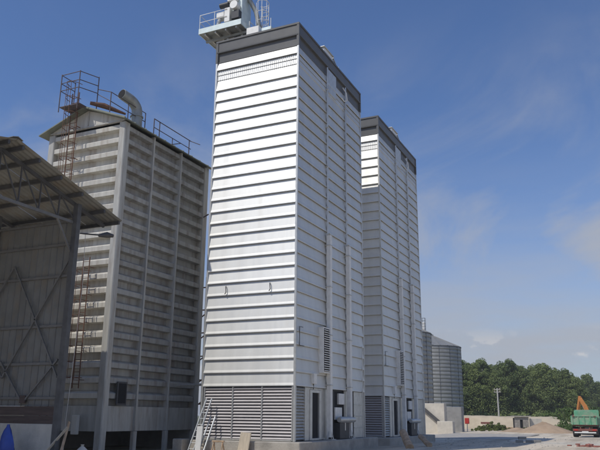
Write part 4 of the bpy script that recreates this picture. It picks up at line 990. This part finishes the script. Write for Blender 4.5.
# bushes and weeds
def make_bush(seed, rx, h, n=26, per=60, size=.17, m='leaf_bush'):
    rr = random.Random(seed); cl = []
    for i in range(n):
        a = rr.uniform(0, 6.28); q = rx*math.sqrt(rr.random()); z = h*(1-(q/rx)**2)*rr.uniform(.25, .95)
        cl.append(((q*math.cos(a), q*math.sin(a), max(.1, z)), rr.uniform(.25, .5)*h*.55))
    V, F = leaf_cloud(cl, per, size, rr); st = MB()
    for i in range(6):
        a = i*1.05; st.tube([(0, 0, -.1), (rx*.3*math.cos(a), rx*.3*math.sin(a), h*.5), (rx*.55*math.cos(a), rx*.55*math.sin(a), h*.8)], [.05, .03, .01], 5)
    return mesh_raw('foliage', V, F, m), st.mesh('stem', 'bark')
bp = [make_bush(3, 2.2, 2.6), make_bush(8, 2.6, 2.2), make_bush(5, 1.8, 3.0)]
for i, (px, d, s, lb) in enumerate([(556, 108, .95, 'leafy shrub right behind the pointed sand heap'), (566, 104, .85, 'leafy shrub between the sand heap and the truck'), (548, 116, .9, 'leafy shrub at the right end of the sand bank'), (575, 118, 1.05, 'leafy shrub behind the rear of the green truck'),
                                    (588, 122, 1.1, 'leafy shrub just behind the truck cab'), (602, 118, 1.1, 'leafy shrub behind the truck at the right edge'), (536, 128, .9, 'small shrub above the sand bank behind the hut'), (618, 124, 1.2, 'leafy shrub beyond the right edge of the yard')]):
    x, y = cam_xy(px, d); f_, s_ = bp[i % 3]
    t = thing('shrub', lb, 'shrub', (x, y, 0), i*1.3, 'shrubs behind the yard'); t.scale = (s*1.2, s*1.2, s*1.35)
    place(s_, 'stem', t); place(f_, 'foliage', t)
gw = [make_bush(31, 2.3, 1.25, 30, 46, .15, 'leaf_grass'), make_bush(32, 1.6, .7, 20, 40, .12, 'leaf_grass')]
for i, (px, d, j, s, lb) in enumerate([(478, 107, 0, 1.0, 'low mound of weeds right of the red box'), (486, 109, 0, .85, 'low mound of weeds left of the scrap timber'), (471, 104, 1, 1.0, 'small weed clump beside the warning post'), (512, 108, 1, .8, 'small weed clump at the foot of the hut'), (522, 106, 1, .7, 'small weed clump right of the hut doorway'), (568, 96, 1, .9, 'small weed clump at the right foot of the sand heap')]):
    x, y = cam_xy(px, d); f_, s_ = gw[j]
    t = thing('weed_clump', lb, 'weeds', (x, y, 0), i*.9, 'weeds at the end of the yard'); t.scale = (s, s, s)
    place(s_, 'stem', t); place(f_, 'foliage', t)
# understorey hiding the foot of the wood: one continuous mass nobody could count
rr = random.Random(77); cl = []
for i in range(330):
    px = rr.uniform(415, 690); d = rr.uniform(160, 173) if px < 560 else rr.uniform(168, 200)
    x, y = cam_xy(px, d); cl.append(((x, y, rr.uniform(.2, 2.4)), rr.uniform(.7, 1.5)))
V, F = leaf_cloud(cl, 60, .3, rr)
us = place(mesh_raw('understorey', V, F, 'leaf_tree'), 'understorey'); us['kind'] = 'stuff'; us['label'] = 'dark green undergrowth along the foot of the wood'; us['category'] = 'undergrowth'
# loose stones on the yard
V = []; F = []; rr = random.Random(5)
for i in range(900):
    px = rr.uniform(425, 640); d = rr.uniform(40, 92)**1.0; x, y = cam_xy(px, d); s = rr.uniform(.02, .075)*(1 if rr.random() < .93 else 2.0)
    if -19.7 < x < -10 and 62.8 < y < 84.7: continue
    if x < -14.2 and y < 58: continue
    k = len(V); V += [(x-s, y, 0), (x, y-s*.8, .0), (x+s, y+.1*s, .0), (x, y+s, 0), (x+rr.uniform(-.3, .3)*s, y, s*.9)]
    F += [(k, k+1, k+4), (k+1, k+2, k+4), (k+2, k+3, k+4), (k+3, k, k+4)]
st = place(mesh_raw('loose_stones', [(a, b_, c-.01+noise(a, b_, .13)*.09+noise(a+9, b_, .45)*.035) for a, b_, c in V], F, 'concrete'), 'loose_stones'); st['kind'] = 'stuff'; st['label'] = 'loose stones strewn over the pale yard'; st['category'] = 'stones'

# ------------------------------------------------------------------ air: thin summer haze over the whole place
hz = MB().box((-2700, -1700, -1.2), (2700, 2700, 34.0))
me = hz.mesh('haze', 'void_black'); me.materials.clear()
hm = bpy.data.materials.new('haze_air'); hm.use_nodes = True; hn, hl = hm.node_tree.nodes, hm.node_tree.links
hn.remove(hn['Principled BSDF']); pv = hn.new('ShaderNodeVolumePrincipled'); pv.inputs['Color'].default_value = (0.92, 0.94, 0.97, 1); pv.inputs['Density'].default_value = 0.0004
hl.new(pv.outputs[0], hn['Material Output'].inputs['Volume']); me.materials.append(hm)
ho = place(me, 'haze'); ho['kind'] = 'stuff'
